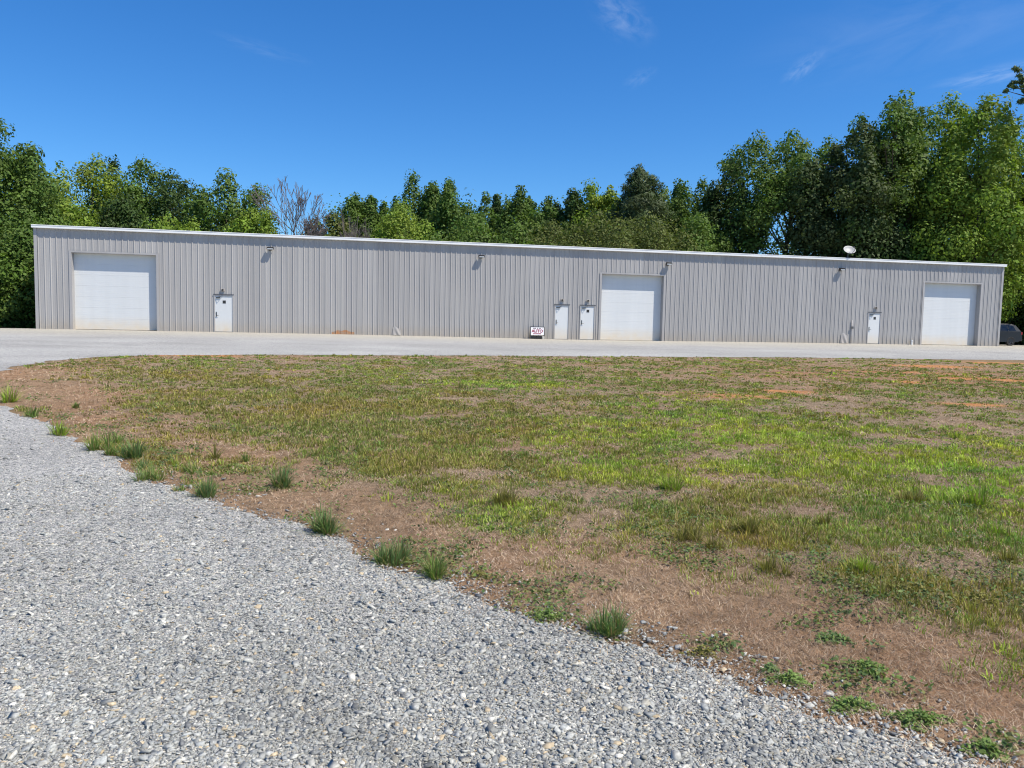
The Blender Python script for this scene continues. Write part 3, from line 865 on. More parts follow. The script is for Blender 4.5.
# clay stain at the foot of the wall: rust-red skim of mud on the lower edge
m, nt, b, L = mat('clay_mud'); tc = N(nt, 'ShaderNodeTexCoord'); no = N(nt, 'ShaderNodeTexNoise', Scale=7.0, Detail=6.0); L(tc.outputs['Object'], no.inputs['Vector'])
r_ = ramp(nt, [(0.35, (.33, .24, .17)), (0.65, (.45, .20, .08))]); L(no.outputs['Fac'], r_.inputs['Fac']); L(r_.outputs['Color'], b.inputs['Base Color']); b.inputs['Roughness'].default_value = .95
bm = bmesh.new()
line = ribline(15.75, 17.05)
tops = [.12 + .16 * math.sin(PI * (s_ - 15.75) / 1.3) * (.75 + .25 * math.sin(13 * s_)) for s_, _ in line]
A = [bm.verts.new((s_, d_ - .004, .004)) for s_, d_ in line]; Bv = [bm.verts.new((s_, d_ - .004, t)) for (s_, d_), t in zip(line, tops)]
for i in range(len(line) - 1): bm.faces.new((A[i], A[i + 1], Bv[i + 1], Bv[i]))
bm_obj('mud_splash', bm, m, B)

# lamps high on the wall
lamp_lab = ['wall floodlight over the left entry door, near the first overhead door', 'wall floodlight alone in the middle of the long blank wall', 'wall floodlight at the upper right corner of the middle overhead door', 'wall floodlight under the satellite dish']
for (s_, z_), lab in zip([(12.30, 4.82), (24.50, 4.82), (36.42, 4.80), (48.50, 4.86)], lamp_lab):
    E = empty('wall_floodlight', bpos(s_, -.034, z_), BA)
    tag(E, lab, 'floodlight', 'floodlights along the top of the wall')
    bm = bmesh.new(); box(bm, -.09, .09, -.02, .0, -.10, .10); bm_obj('mounting_plate', bm, MT['dark'], E, .004)
    bm = bmesh.new(); tube(bm, [(0, -.02, .02), (0, -.09, .03)], .028); bm_obj('bracket', bm, MT['dark'], E)
    rm = Matrix.Translation((0.02, -.165, .01)) @ Matrix.Rotation(math.radians(14), 4, 'X')
    bm = bmesh.new(); box(bm, -.19, .19, -.09, .09, -.05, .06, rm)
    for q in range(9): box(bm, -.18 + q * .04, -.165 + q * .04, -.08, .08, .06, .08, rm)
    hs = bm_obj('lamp_housing', bm, MT['dark'], E, .006)
    bm = bmesh.new(); box(bm, -.15, .15, -.105, -.091, -.040, .020, rm); box(bm, -.16, .16, -.07, .08, -.058, -.052, rm); bm_obj('lens', bm, MT['lens'], hs)
pack_lab = ['small white light over the entry door nearest the left overhead door', 'small white light over the left one of the paired entry doors', 'small white light over the right one of the paired entry doors', 'small white light over the entry door near the right overhead door']
for (s_, z_), lab in zip([(9.70, 2.40), (29.62, 2.36), (31.27, 2.36), (51.27, 2.42)], pack_lab):
    E = empty('door_light', bpos(s_, -.034, z_), BA)
    tag(E, lab, 'door light', 'lights above the entry doors')
    bm = bmesh.new(); box(bm, -.11, .11, -.045, 0, -.07, .07); bm_obj('housing', bm, MT['trim'], E, .012)
    bm = bmesh.new(); box(bm, -.05, .05, -.08, -.046, -.05, .045); bm_obj('lamp_head', bm, MT['blackplastic'], E, .012)

# pipes at the foot of the wall
E = empty('conduit_pipe', bpos(49.55, -.07, 0), BA)
tag(E, 'thin grey conduit pipe with a dark box beside the bent panel', 'pipe')
bm = bmesh.new(); tube(bm, [(0, 0, -.02), (0, 0, .6), (0, 0, 1.55)], .022, 10); bm_obj('pipe', bm, MT['trim'], E, smooth=True)
bm = bmesh.new(); box(bm, -.05, .09, -.07, -.02, .98, 1.14); bm_obj('outlet_box', bm, MT['darkgrey'], E, .006)
E = empty('cleanout_pipe', bpos(54.05, -.16, 0), BA)
tag(E, 'short white capped pipe stub left of the right overhead door', 'pipe')
bm = bmesh.new(); tube(bm, [(0, 0, -.03), (0, 0, .24)], .055, 14); bm_obj('pipe', bm, MT['white'], E)
bm = bmesh.new(); tube(bm, [(0, 0, .22), (0, 0, .30)], .07, 14); tube(bm, [(0, 0, .30), (0, 0, .325)], .03, 4); bm_obj('cap', bm, MT['white'], E)

# satellite dish on the eave
E = empty('satellite_dish', bpos(49.05, .05, EAVE + .14), BA)
tag(E, 'white oval satellite dish on a short mast at the roof edge', 'satellite dish')
bm = bmesh.new(); box(bm, -.10, .10, -.09, .09, -.012, .015); tube(bm, [(0, 0, .0), (0, 0, .34), (0, -.05, .46)], .028, 10); bm_obj('mast', bm, MT['darkgrey'], E)
dm = Matrix.Translation((0, -.10, .52)) @ Matrix.Rotation(math.radians(-9), 4, 'Y') @ Matrix.Rotation(math.radians(47), 4, 'X')
bm = bmesh.new()
rings = []
for ri in range(9):
    q = ri / 8
    rings.append([bm.verts.new(dm @ Vector((.40 * q * math.cos(t), .36 * q * math.sin(t), .11 * q * q - .02))) for t in np.linspace(0, 2 * PI, 37)[:-1]])
for a, c in zip(rings, rings[1:]):
    for k in range(36):
        fs = [a[k], a[(k + 1) % 36], c[(k + 1) % 36], c[k]]
        try: bm.faces.new(fs)
        except ValueError: pass
bmesh.ops.remove_doubles(bm, verts=bm.verts, dist=1e-5)
d_ = bm_obj('reflector', bm, MT['dish'], E, smooth=True)
sm = d_.modifiers.new('s', 'SOLIDIFY'); sm.thickness = .012
bm = bmesh.new()
tube(bm, [dm @ Vector((.0, -.34, .05)), dm @ Vector((.10, -.33, .30)), dm @ Vector((.14, -.14, .40))], .014, 8); bm_obj('feed_arm', bm, MT['darkgrey'], E)
bm = bmesh.new(); tube(bm, [dm @ Vector((.14, -.16, .40)), dm @ Vector((.11, -.05, .33))], [.045, .035], 10); bm_obj('receiver', bm, MT['darkgrey'], E)

# sign standing against the wall
E = empty('portable_sign', bpos(28.02, -.42, float(gz(*bpos(28.02, -.42)[:2])) + .004), BA)
tag(E, 'white sign lettered AUTO in a dark frame standing by the wall', 'sign')
tilt = Matrix.Rotation(math.radians(-9), 4, 'X')
bm = bmesh.new()
for sx in (-.45, .41): box(bm, sx, sx + .04, -.02, .02, .0, .76, tilt)
box(bm, -.41, .41, -.02, .02, .72, .76, tilt); box(bm, -.41, .41, -.02, .02, .09, .12, tilt)
for sx in (-.45, .41): tube(bm, [(sx + .02, .12, .70), (sx + .02, .33, .0)], .014, 6)
bm_obj('frame', bm, MT['blackplastic'], E)
bm = bmesh.new(); box(bm, -.405, .405, -.016, .012, .24, .715, tilt); bd = bm_obj('board', bm, MT['signwhite'], E)
bm = bmesh.new()
for sx in (-.40, -.04): box(bm, sx, sx + .33, .02, .24, .0, .20)
bm_obj('ballast', bm, MT['blackplastic'], E, .015)
bm = bmesh.new(); box(bm, .27, .40, -.20, -.06, .0, .17); bm_obj('block', bm, MT['conc'], E, .01)
cu = bpy.data.curves.new('auto', 'FONT'); cu.body = 'AUTO'; cu.size = .25; cu.align_x = 'CENTER'; cu.extrude = .003; cu.offset = .010
to = bpy.data.objects.new('auto', cu); COL.objects.link(to)
bpy.context.view_layer.update()
me = bpy.data.meshes.new_from_object(to.evaluated_get(bpy.context.evaluated_depsgraph_get()))
bpy.data.objects.remove(to)
me.transform(tilt @ Matrix.Translation((0, -.0200, .405)) @ Matrix.Rotation(PI / 2, 4, 'X'))
me.materials.clear(); me.materials.append(MT['red'])
lt = bpy.data.objects.new('lettering', me); COL.objects.link(lt); lt.parent = bd
bm = bmesh.new(); q = -.31
while q < .30:                                     # the small line above: too small to read
    w_ = random.uniform(.025, .045)
    if random.random() > .15:
        box(bm, q, q + w_, -.0195, -.0165, .615, .685, tilt)
    q += w_ + .016
bm_obj('lettering', bm, MT['ink'], bd)
bm = bmesh.new(); q = -.25
while q < .24:
    w_ = random.uniform(.03, .05)
    box(bm, q, q + w_, -.0195, -.0165, .285, .365, tilt)
    q += w_ + .022
bm_obj('lettering', bm, MT['red'], bd)

# ------------------------------------------------------------------ dark estate car in the shade past the right end
def make_car(loc, rz):
    E = empty('parked_car', loc, rz)
    tag(E, 'dark charcoal estate car parked past the right end of the building', 'car')
    # x forward, y across, z up; rear at x=0, nose at x=4.6
    prof = [(0.05, .42), (0.0, .62), (0.03, .95), (0.10, 1.06), (0.42, 1.50), (0.75, 1.60), (1.9, 1.63), (2.55, 1.55), (3.15, 1.10), (3.25, 1.04), (4.3, .90), (4.52, .74), (4.6, .52), (4.55, .34), (4.2, .26), (0.3, .28)]
    bm = bmesh.new()
    def wid(z): return .90 if z <= 1.05 else .90 - .22 * (z - 1.05) / .55
    Lr = [[bm.verts.new((px_, sgn * wid(pz), pz)) for px_, pz in prof] for sgn in (-1, 1)]
    up_i = [3, 4, 5, 6, 7, 8]; lo_i = [0, 1, 2, 3, 8, 9, 10, 11, 12, 13, 14, 15]
    for sd_ in (0, 1):
        for ids in (up_i, lo_i): bm.faces.new([Lr[sd_][i] for i in ids])
    n = len(prof)
    for i in range(n): bm.faces.new((Lr[0][i], Lr[1][i], Lr[1][(i + 1) % n], Lr[0][(i + 1) % n]))
    bmesh.ops.triangulate(bm, faces=[f for f in bm.faces if len(f.verts) > 4])
    bo = bm_obj('body', bm, MT['carpaint'], E, .03)
    for sgn in (-1, 1):
        for wl in ([(0.50, 1.10), (0.62, 1.44), (1.05, 1.52), (1.05, 1.10)], [(1.12, 1.10), (1.12, 1.525), (1.95, 1.54), (1.95, 1.10)], [(2.02, 1.10), (2.02, 1.54), (2.48, 1.48), (2.98, 1.10)]):
            bm = bmesh.new()
            a = [bm.verts.new((p, sgn * (wid(q) + .006), q)) for p, q in wl]; c = [bm.verts.new((p, sgn * (wid(q) - .02), q)) for p, q in wl]
            bm.faces.new(a); bm.faces.new(c[::-1])
            for i in range(4): bm.faces.new((a[i], a[(i + 1) % 4], c[(i + 1) % 4], c[i]))
            bm_obj('side_window', bm, MT['carglass'], E)
        bm = bmesh.new()
        box(bm, -.012, .10, min(sgn * .62, sgn * .905), max(sgn * .62, sgn * .905), .82, 1.02); bm_obj('tail_lamp', bm, MT['taillamp'], E, .02)
        bm = bmesh.new(); box(bm, 4.40, 4.58, min(sgn * .50, sgn * .86), max(sgn * .50, sgn * .86), .62, .76); bm_obj('headlight', bm, MT['lens'], E, .02)
        bm = bmesh.new(); box(bm, 2.72, 2.90, min(sgn * .93, sgn * 1.06), max(sgn * .93, sgn * 1.06), 1.02, 1.15); box(bm, 2.75, 2.82, min(sgn * .84, sgn * .95), max(sgn * .84, sgn * .95), 1.04, 1.08); bm_obj('mirror', bm, MT['carpaint'], E, .015)
        for wx in (.88, 3.68):
            w = empty('wheel', (wx, sgn * .80, .335)); w.parent = E
            bm = bmesh.new()
            pr = [(.20, -.10), (.31, -.11), (.335, -.08), (.335, .08), (.31, .11), (.20, .10)]
            rr_ = [[bm.verts.new((r_ * math.cos(t), o_, r_ * math.sin(t))) for r_, o_ in pr] for t in np.linspace(0, 2 * PI, 29)[:-1]]
            for k in range(28):
                for j in range(6): bm.faces.new((rr_[k][j], rr_[(k + 1) % 28][j], rr_[(k + 1) % 28][(j + 1) % 6], rr_[k][(j + 1) % 6]))
            bm_obj('tyre', bm, MT['tyre'], w)
            bm = bmesh.new(); tube(bm, [(0, sgn * -.05, 0), (0, sgn * .07, 0)], .06, 12)
            for q in range(5):
                an = q * 2 * PI / 5
                box(bm, .04, .20, -.012, .012, -.025, .025, Matrix.Translation((0, sgn * .08, 0)) @ Matrix.Rotation(an, 4, 'Y'))
            tube(bm, [(0, sgn * -.09, 0), (0, sgn * .02, 0)], .20, 28); bm_obj('rim', bm, MT['rim'], w)
    v4 = [(0.125, 1.10), (0.405, 1.47)]
    bm = bmesh.new()
    a = [bm.verts.new((v4[i][0] - .008, sg * (wid(v4[i][1]) - .09), v4[i][1] + .006)) for i, sg in ((0, -1), (0, 1), (1, 1), (1, -1))]
    bm.faces.new(a); bm_obj('rear_window', bm, MT['carglass'], E)
    bm = bmesh.new()
    v4 = [(2.60, 1.52), (3.12, 1.125)]
    a = [bm.verts.new((v4[i][0] + .01, sg * (wid(v4[i][1]) - .08), v4[i][1] + .008)) for i, sg in ((0, -1), (0, 1), (1, 1), (1, -1))]
    bm.faces.new(a); bm_obj('windscreen', bm, MT['carglass'], E)
    bm = bmesh.new(); box(bm, -.05, .14, -.86, .86, .36, .58); bm_obj('bumper', bm, MT['blackplastic'], E, .03)
dcar = ray(1009.5, 340)
YC = 56.5
make_car((dcar[0] * YC + .88, YC + 1.0, 0.0), PI + BA * .6)

# ------------------------------------------------------------------ trees
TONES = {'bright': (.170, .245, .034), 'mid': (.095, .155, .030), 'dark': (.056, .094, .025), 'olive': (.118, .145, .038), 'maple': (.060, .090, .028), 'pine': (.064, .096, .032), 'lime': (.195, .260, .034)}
def envelope(shape, t):
    if shape == 'round': return np.clip(1 - np.abs((t - .45) / .57) ** 2.3, 0, 1) ** .55
    if shape == 'dome': return np.clip(1 - np.clip((t - .25) / .77, 0, 1) ** 2.2, 0, 1) ** .6 * np.clip(.55 + 1.8 * t, 0, 1)
    if shape == 'poplar': return np.clip(1 - t, 0, 1) ** .38 * np.clip(.6 + 1.6 * t, 0, 1)
    if shape == 'pine': return np.clip(1 - t, 0, 1) ** .5 * np.clip(.35 + 1.6 * t, 0, 1)
    if shape == 'spire': return np.clip(1 - t, 0, 1) ** .52
    return np.ones_like(t)

def tree(name, px, top, hw, Yd, shape, tone, label, cat='tree', nleaf=9500, ncl=154, cb=.2, gaps=(), leaf=.27, clr=.30, group='trees behind the building', lean=0.0, limbs=16):
    d = ray(px, top)
    H = ZC + d[2] * Yd
    x0, y0 = d[0] * Yd, Yd
    R = hw * Yd / F_PX
    E = empty(name, (x0, y0, 0), 0)
    tag(E, label, cat, group)
    base = np.array(TONES[tone]); nleaf = int(nleaf * 2.2); leaf = leaf * .82
    R *= 2.2 if shape in ('poplar', 'spire') else 1.72
    zb = max(H * cb, H - (4.4 if shape in ('poplar', 'spire') else 3.6) * R) if cb > .02 else 0.0
    Hc = H - zb
    # a crown is several leaders of unequal height and spread
    ns_ = 1 if shape in ('pine', 'spire') else (3 if shape == 'poplar' or hw < 16 else 5)
    lx, ly, lR, lH = np.zeros(ns_), np.zeros(ns_), np.ones(ns_) * R, np.ones(ns_) * H
    for j in range(ns_ if ns_ > 1 else 0):
        if j == 0:
            lR[j] = R * .66; lx[j], ly[j] = rng.normal(0, .10, 2) * R
        else:
            aj = 2 * PI * j / (ns_ - 1) + rng.uniform(-.5, .5); oj = R * rng.uniform(.34, .62)
            lx[j], ly[j] = oj * math.cos(aj), oj * math.sin(aj)
            lR[j] = R * rng.uniform(.42, .62); lH[j] = zb + (H - zb) * rng.uniform(.74, .96)
    lw = lR ** 2 / (lR ** 2).sum()
    n6 = ncl * 6
    lj = rng.choice(ns_, n6, p=lw)
    t = rng.random(n6) ** .85
    ang = rng.uniform(0, 2 * PI, n6)
    q = rng.random(n6) ** .30
    en = envelope(shape, t)
    keep = rng.random(n6) < (.15 + en)
    for gx_, gt_, rx_, rt_ in gaps:
        gxv = (lx[lj] + lR[lj] * q * en * np.cos(ang)) / R
        keep &= ((gxv - gx_) / rx_) ** 2 + ((t - gt_) / rt_) ** 2 > 1
    t, ang, q, en, lj = t[keep][:ncl], ang[keep][:ncl], q[keep][:ncl], en[keep][:ncl], lj[keep][:ncl]
    nc = len(t)
    rc = np.minimum(R * clr * .75, 1.05) * np.clip(np.exp(rng.normal(-.05, .38, nc)), .4, 1.9) * (.6 + .4 * en)
    rad = np.clip(lR[lj] * en * q * rng.uniform(.75, 1.18, nc) - rc * .35, 0, None)
    cx, cy, cz = lx[lj] + rad * np.cos(ang), ly[lj] + rad * np.sin(ang), zb + t * (lH[lj] - zb - rc * .55) + rng.normal(0, .18, nc) * rc
    for j in range(min(ns_, nc // 4)):                     # every leader ends in leaves
        k2 = np.where(lj == j)[0][:3]
        for m2, i2 in enumerate(k2):
            rc[i2] = max(rc[i2], .55 * min(1.0, R * clr * .75)) * (.8 + .25 * m2)
            cx[i2], cy[i2], cz[i2] = lx[j] + m2 * rng.normal(0, .3) * rc[i2], ly[j] + m2 * rng.normal(0, .3) * rc[i2], lH[j] - rc[i2] * (.45 + .8 * m2)
    ctint = base * rng.uniform(.80, 1.20, (nc, 1)) * (1 + rng.normal(0, .05, (nc, 3)))
    # leaves
    wgt = rc ** 2; wgt /= wgt.sum()
    ci = rng.choice(nc, nleaf, p=wgt)
    v = rng.normal(0, 1, (nleaf, 3)); v /= np.linalg.norm(v, axis=1, keepdims=True)
    rr_ = rng.random(nleaf) ** .27 * (1 + rng.normal(0, .05, nleaf))
    flat = .62 if shape in ('pine',) else .82
    off_ = v * rr_[:, None] * rc[ci][:, None]
    off_[:, 2] *= flat
    c = np.stack([cx, cy, cz], -1)[ci] + off_
    # the body of the crown between the outer sprays
    nk = int(nleaf * .30); tk = rng.random(nk) ** .9; ak = rng.uniform(0, 2 * PI, nk)
    lump = .42 + .36 * vnoise(ak * 1.6 + px, tk * 5.0, int(px) % 97) + .26 * vnoise(ak * 4.1 + px, tk * 12.0, int(px) % 89)
    lk = rng.choice(ns_, nk, p=lw)
    rk = lR[lk] * envelope(shape, tk) * lump * rng.random(nk) ** .28
    ck = np.stack([lx[lk] + rk * np.cos(ak), ly[lk] + rk * np.sin(ak), zb + tk * (lH[lk] - zb) * .96], -1)
    pos = rng.permutation(nleaf)[:nk]
    c[pos] = ck; v[pos] = np.stack([np.cos(ak), np.sin(ak), .5 * tk], -1)
    for gx_, gt_, rx_, rt_ in gaps:
        g_ = ((c[:, 0] / R - gx_) / (rx_ * .72)) ** 2 + (((c[:, 2] - zb) / Hc - gt_) / (rt_ * .72)) ** 2
        kp = (g_ > 1) | (rng.random(len(g_)) < .08)
        c, v, ci = c[kp], v[kp], ci[kp]
    k = len(c)
    nrm = v * 1.1 + rng.normal(0, .42, (k, 3)) + [0, 0, .3]
    L_ = leaf * np.clip(np.exp(rng.normal(-.05, .33, k)), .4, 2.0)
    W_ = L_ * (rng.uniform(.16, .3, k) if shape == 'pine' else rng.uniform(.5, .8, k))
    P, fq, C = leafquads(c, nrm, L_ * (1.35 if shape == 'pine' else 1), W_, ctint[ci] * rng.uniform(.82, 1.2, (k, 1)))
    np_mesh('crown', P, [fq], MT['needle' if shape == 'pine' else 'leaf'], C, E)
    # trunk and limbs
    tb = Tubes()
    r0 = .012 * H + .08
    zz = np.linspace(-.05, H * .80, 9)
    wob_ = np.cumsum(rng.normal(0, .05, (9, 2)), 0) * R * .25; wob_[0] = 0
    tp = np.column_stack([wob_ + np.array([[lx[0], ly[0]]]) * np.clip(zz / H, 0, 1)[:, None], zz])
    tb.add(tp, r0 * np.linspace(1.15, .12, 9), 8)
    for j in rng.permutation(nc)[:limbs]:
        zt = max(cz[j] - rng.uniform(.15, .35) * Hc, zb * .75)
        s0_ = np.array([np.interp(zt, zz, tp[:, 0]), np.interp(zt, zz, tp[:, 1]), zt])
        e_ = np.array([cx[j], cy[j], cz[j]])
        mid = s0_ * .5 + e_ * .5 + np.array([0, 0, .05 * Hc])
        rb_ = r0 * .42 * (1 - .6 * zt / H)
        tb.add([s0_, s0_ * .75 + mid * .25 + rng.normal(0, .1, 3), mid, e_], [rb_, rb_ * .8, rb_ * .55, rb_ * .2], 5)
    tb.build('trunk', MT['bark'], E)
    return E

TREES = [
 # name, px, top, half width, distance, shape, tone, label
 ('broadleaf_tree', -24, 86, 58, 50, 'dome', 'mid', 'tall leafy tree cut by the left edge, green down to the gravel', dict(nleaf=30000, ncl=210, cb=.0, clr=.27, leaf=.24)),
 ('broadleaf_tree', 18, 205, 34, 47, 'round', 'mid', 'bushy tree filling the corner left of the building', dict(nleaf=12000, ncl=98, cb=.0, leaf=.22)),
 ('broadleaf_tree', 80, 152, 44, 72, 'dome', 'lime', 'yellow green broad tree above the left overhead door', dict(nleaf=12000, ncl=112)),
 ('broadleaf_tree', 62, 196, 40, 60, 'dome', 'bright', 'bright leafy tree over the left roof corner, before the yellow green one', dict(nleaf=11000, ncl=98, leaf=.24)),
 ('evergreen_tree', 110, 157, 17, 78, 'poplar', 'dark', 'slim dark evergreen right behind the yellow green tree', {}),
 ('broadleaf_tree', 135, 155, 30, 74, 'dome', 'mid', 'rounded tree second tallest of the group over the left overhead door', dict(nleaf=9000)),
 ('broadleaf_tree', 172, 168, 28, 74, 'dome', 'dark', 'dark rounded tree left of the lumpy spreading one', dict(nleaf=9000)),
 ('broadleaf_tree', 128, 196, 30, 63, 'round', 'dark', 'dark low tree over the right jamb of the left overhead door', dict(nleaf=9000)),
 ('broadleaf_tree', 168, 213, 28, 60, 'round', 'bright', 'light green low tree just over the eave, right of the left overhead door', dict(nleaf=8000, leaf=.23)),
 ('broadleaf_tree', 222, 171, 37, 68, 'dome', 'mid', 'lumpy spreading tree with upright top over the left entry door', dict(nleaf=9500, ncl=72, clr=.27)),
 ('broadleaf_tree', 253, 205, 19, 64, 'dome', 'bright', 'light green rounded tree left of the bare tree', dict(nleaf=8500, leaf=.24)),
 ('broadleaf_tree', 335, 211, 22, 74, 'dome', 'olive', 'dull olive tree just right of the bare tree', {}),
 ('broadleaf_tree', 356, 194, 16, 82, 'dome', 'mid', 'small rounded tree behind the brown dead bush', {}),
 ('evergreen_tree', 371, 195, 13, 82, 'dome', 'mid', 'small tree right behind the light rounded one, beside the dead bushes', {}),
 ('broadleaf_tree', 402, 201, 34, 68, 'dome', 'bright', 'light green rounded tree in front of the twin pointed trees', dict(nleaf=10000, ncl=98, leaf=.24)),
 ('broadleaf_tree', 417, 172, 19, 80, 'poplar', 'mid', 'pointed tree tallest of the middle group', dict(nleaf=8000)),
 ('broadleaf_tree', 436, 183, 16, 80, 'dome', 'mid', 'narrow tree wedged between the tallest and the broad middle tree', {}),
 ('broadleaf_tree', 453, 179, 21, 76, 'dome', 'mid', 'broad topped tree right of the tallest of the middle group', dict(nleaf=9000)),
 ('broadleaf_tree', 477, 192, 18, 78, 'dome', 'mid', 'round topped tree over the middle wall floodlight', {}),
 ('broadleaf_tree', 470, 212, 34, 68, 'round', 'mid', 'low leafy tree just over the eave by the middle floodlight', dict(nleaf=9000)),
 ('evergreen_tree', 497, 195, 9, 82, 'spire', 'dark', 'thin dark spire between the pointed trees of the middle', {}),
 ('broadleaf_tree', 521, 186, 17, 76, 'poplar', 'mid', 'pointed tree standing up over the portable sign', dict(nleaf=8000)),
 ('broadleaf_tree', 534, 198, 13, 80, 'dome', 'mid', 'small tree tucked against the pointed one over the sign', {}),
 ('evergreen_tree', 549, 196, 14, 78, 'poplar', 'mid', 'narrow forked tree over the paired entry doors', {}),
 ('broadleaf_tree', 571, 190, 14, 78, 'dome', 'dark', 'dark small crown left of the bright one', {}),
 ('broadleaf_tree', 592, 182, 18, 78, 'dome', 'bright', 'bright twin topped tree left of the tall pine', dict(nleaf=8000)),
 ('broadleaf_tree', 608, 186, 17, 76, 'dome', 'lime', 'yellow green tree touching the tall pine on its left', {}),
 ('pine_tree', 640, 164, 27, 72, 'pine', 'pine', 'tall dark pine with round top over the middle overhead door', dict(nleaf=15000, ncl=98, cb=.35, leaf=.34)),
 ('broadleaf_tree', 667, 186, 21, 78, 'dome', 'bright', 'light tree right behind the tall pine', {}),
 ('broadleaf_tree', 682, 179, 14, 76, 'poplar', 'mid', 'thin pointed tree right of the pine with open top', {}),
 ('broadleaf_tree', 700, 177, 22, 74, 'dome', 'mid', 'broad tree left of the first dark oak', dict(nleaf=9000)),
 ('cedar_tree', 556, 218, 28, 66, 'round', 'olive', 'low billowing olive cedar over the paired entry doors', dict(nleaf=9000, leaf=.2)),
 ('cedar_tree', 600, 210, 32, 64, 'round', 'olive', 'low billowing olive cedar over the left of the middle overhead door', dict(nleaf=10000, leaf=.2)),
 ('cedar_tree', 652, 212, 34, 64, 'round', 'olive', 'low billowing olive cedar under the tall pine', dict(nleaf=10000, leaf=.2)),
 ('broadleaf_tree', 512, 222, 30, 66, 'round', 'mid', 'low leafy tree just over the eave above the portable sign', dict(nleaf=8000)),
 ('broadleaf_tree', 705, 214, 28, 66, 'round', 'mid', 'low dim tree over the eave right of the middle overhead door', dict(nleaf=9000)),
 ('oak_tree', 738, 158, 23, 72, 'dome', 'dark', 'dark oak at the foot of the rising right hand treetops', dict(nleaf=12000, ncl=112, cb=.1)),
 ('oak_tree', 788, 129, 50, 68, 'dome', 'mid', 'tall open oak with sky showing round its forked trunk', dict(nleaf=17000, ncl=154, cb=.26, clr=.27, limbs=34, gaps=[(.06, .06, .46, .32), (-.08, .36, .20, .18), (.14, .40, .17, .16), (-.5, .02, .3, .10)])),
 ('maple_tree', 852, 118, 36, 62, 'dome', 'maple', 'big dark reddish maple behind the satellite dish', dict(nleaf=19000, ncl=154, cb=.2, clr=.27)),
 ('oak_tree', 893, 95, 46, 64, 'dome', 'mid', 'tall oak with dark limbs behind the right overhead door', dict(nleaf=16000, ncl=140, cb=.16, clr=.27, limbs=30, gaps=[(-.25, .25, .16, .1), (.05, .5, .12, .08), (-.3, .66, .12, .06)])),
 ('oak_tree', 940, 91, 42, 66, 'dome', 'bright', 'tallest light green oak, topmost of the right hand trees', dict(nleaf=16000, ncl=140, cb=.12, clr=.27, gaps=[(-.1, .35, .15, .07)])),
 ('oak_tree', 985, 96, 42, 60, 'dome', 'bright', 'light green oak over the right end of the building', dict(nleaf=17000, ncl=140, cb=.1, clr=.27)),
 ('oak_tree', 1020, 118, 34, 66, 'dome', 'mid', 'oak cut by the right edge of the picture', dict(nleaf=15000, ncl=125, cb=.05)),
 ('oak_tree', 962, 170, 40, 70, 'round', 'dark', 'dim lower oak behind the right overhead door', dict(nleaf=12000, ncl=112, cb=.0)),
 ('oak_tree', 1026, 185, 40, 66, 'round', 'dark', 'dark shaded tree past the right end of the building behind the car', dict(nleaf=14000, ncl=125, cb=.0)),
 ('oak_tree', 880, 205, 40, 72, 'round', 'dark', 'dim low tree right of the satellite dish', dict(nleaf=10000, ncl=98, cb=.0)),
 ('oak_tree', 1088, 112, 44, 64, 'dome', 'mid', 'tall oak mostly outside the right edge of the picture, above the car', dict(nleaf=20000, ncl=154, cb=.12)),
]
for nm, px, top, hw, Yd, sh, tn, lab, kw in TREES:
    tree(nm, px, top, hw, Yd, sh, tn, lab, **kw)
# off to the right: its shade falls on the car
def plain_tree(x0, y0, H, R, tone, label):
    py_off = None
    px = 512 + F_PX * x0 / y0
    d0 = np.array([x0 / y0, 1, (H - ZC) / y0])
    zz = d0 @ fwd; pxx = 512 + F_PX * (d0 @ rgt) / zz; pyy = 384 - F_PX * (d0 @ upv) / zz
    return tree('oak_tree', pxx, pyy, R / y0 * F_PX, y0, 'dome', tone, label, nleaf=16000, ncl=125, cb=.1)
plain_tree(50.0, 63.0, 17, 4.6, 'mid', 'oak standing wholly beyond the right edge of the picture')

# branch of a nearer pine reaching in at the right edge
d = ray(1082, 30); Yp = 57.0
Hp = ZC + d[2] * Yp
E = empty('pine_tree', (d[0] * Yp, Yp, 0)); tag(E, 'tall pine outside the right edge, one branch tip reaching in high up', 'tree', 'trees behind the building')
tb = Tubes(); zz = np.linspace(-.05, Hp, 8); tb.add(np.column_stack([zz * 0, zz * 0, zz]), np.linspace(.42, .05, 8), 8)
cl = []
for tx, ty in [(x1 + (x0_ - x1) * q_, y1 + (y0_ - y1) * q_ + 3 * math.sin(9 * q_ + x1)) for x0_, y0_, x1, y1 in ((1046, 84, 1009, 91), (1046, 78, 1016, 71), (1048, 100, 1019, 99), (1044, 82, 1014, 82)) for q_ in np.linspace(0, 1, 9)]:
    dd = ray(tx, ty); Yb = Yp - .5
    p = np.array([dd[0] * Yb - d[0] * Yp, -.5 + rng.normal(0, .4), ZC + dd[2] * Yb])
    cl.append(p); s0_ = np.array([0, 0, p[2] - 2.0]); tb.add([s0_, s0_ * .45 + p * .55 + [0, 0, .35], p], [.09, .055, .015], 5)
for _ in range(40):
    a_2 = rng.uniform(-.9, PI - .6) - .4; h_ = rng.uniform(.45, 1.0); rr2 = 4.0 * (1.05 - h_) ** .6 * rng.random() ** .5
    p = np.array([abs(math.cos(a_2)) * rr2 * .9 + .2, math.sin(a_2) * rr2, h_ * Hp]); cl.append(p)
    s0_ = np.array([0, 0, p[2] - .8]); tb.add([s0_, (s0_ + p) / 2, p], [.07, .05, .02], 5)
tb.build('trunk', MT['bark'], E)
cl = np.array(cl); k = 9000
ci = np.where(rng.random(k) < .2, rng.integers(0, 36, k), rng.integers(36, len(cl), k)); v = rng.normal(0, 1, (k, 3)); v /= np.linalg.norm(v, axis=1, keepdims=True)
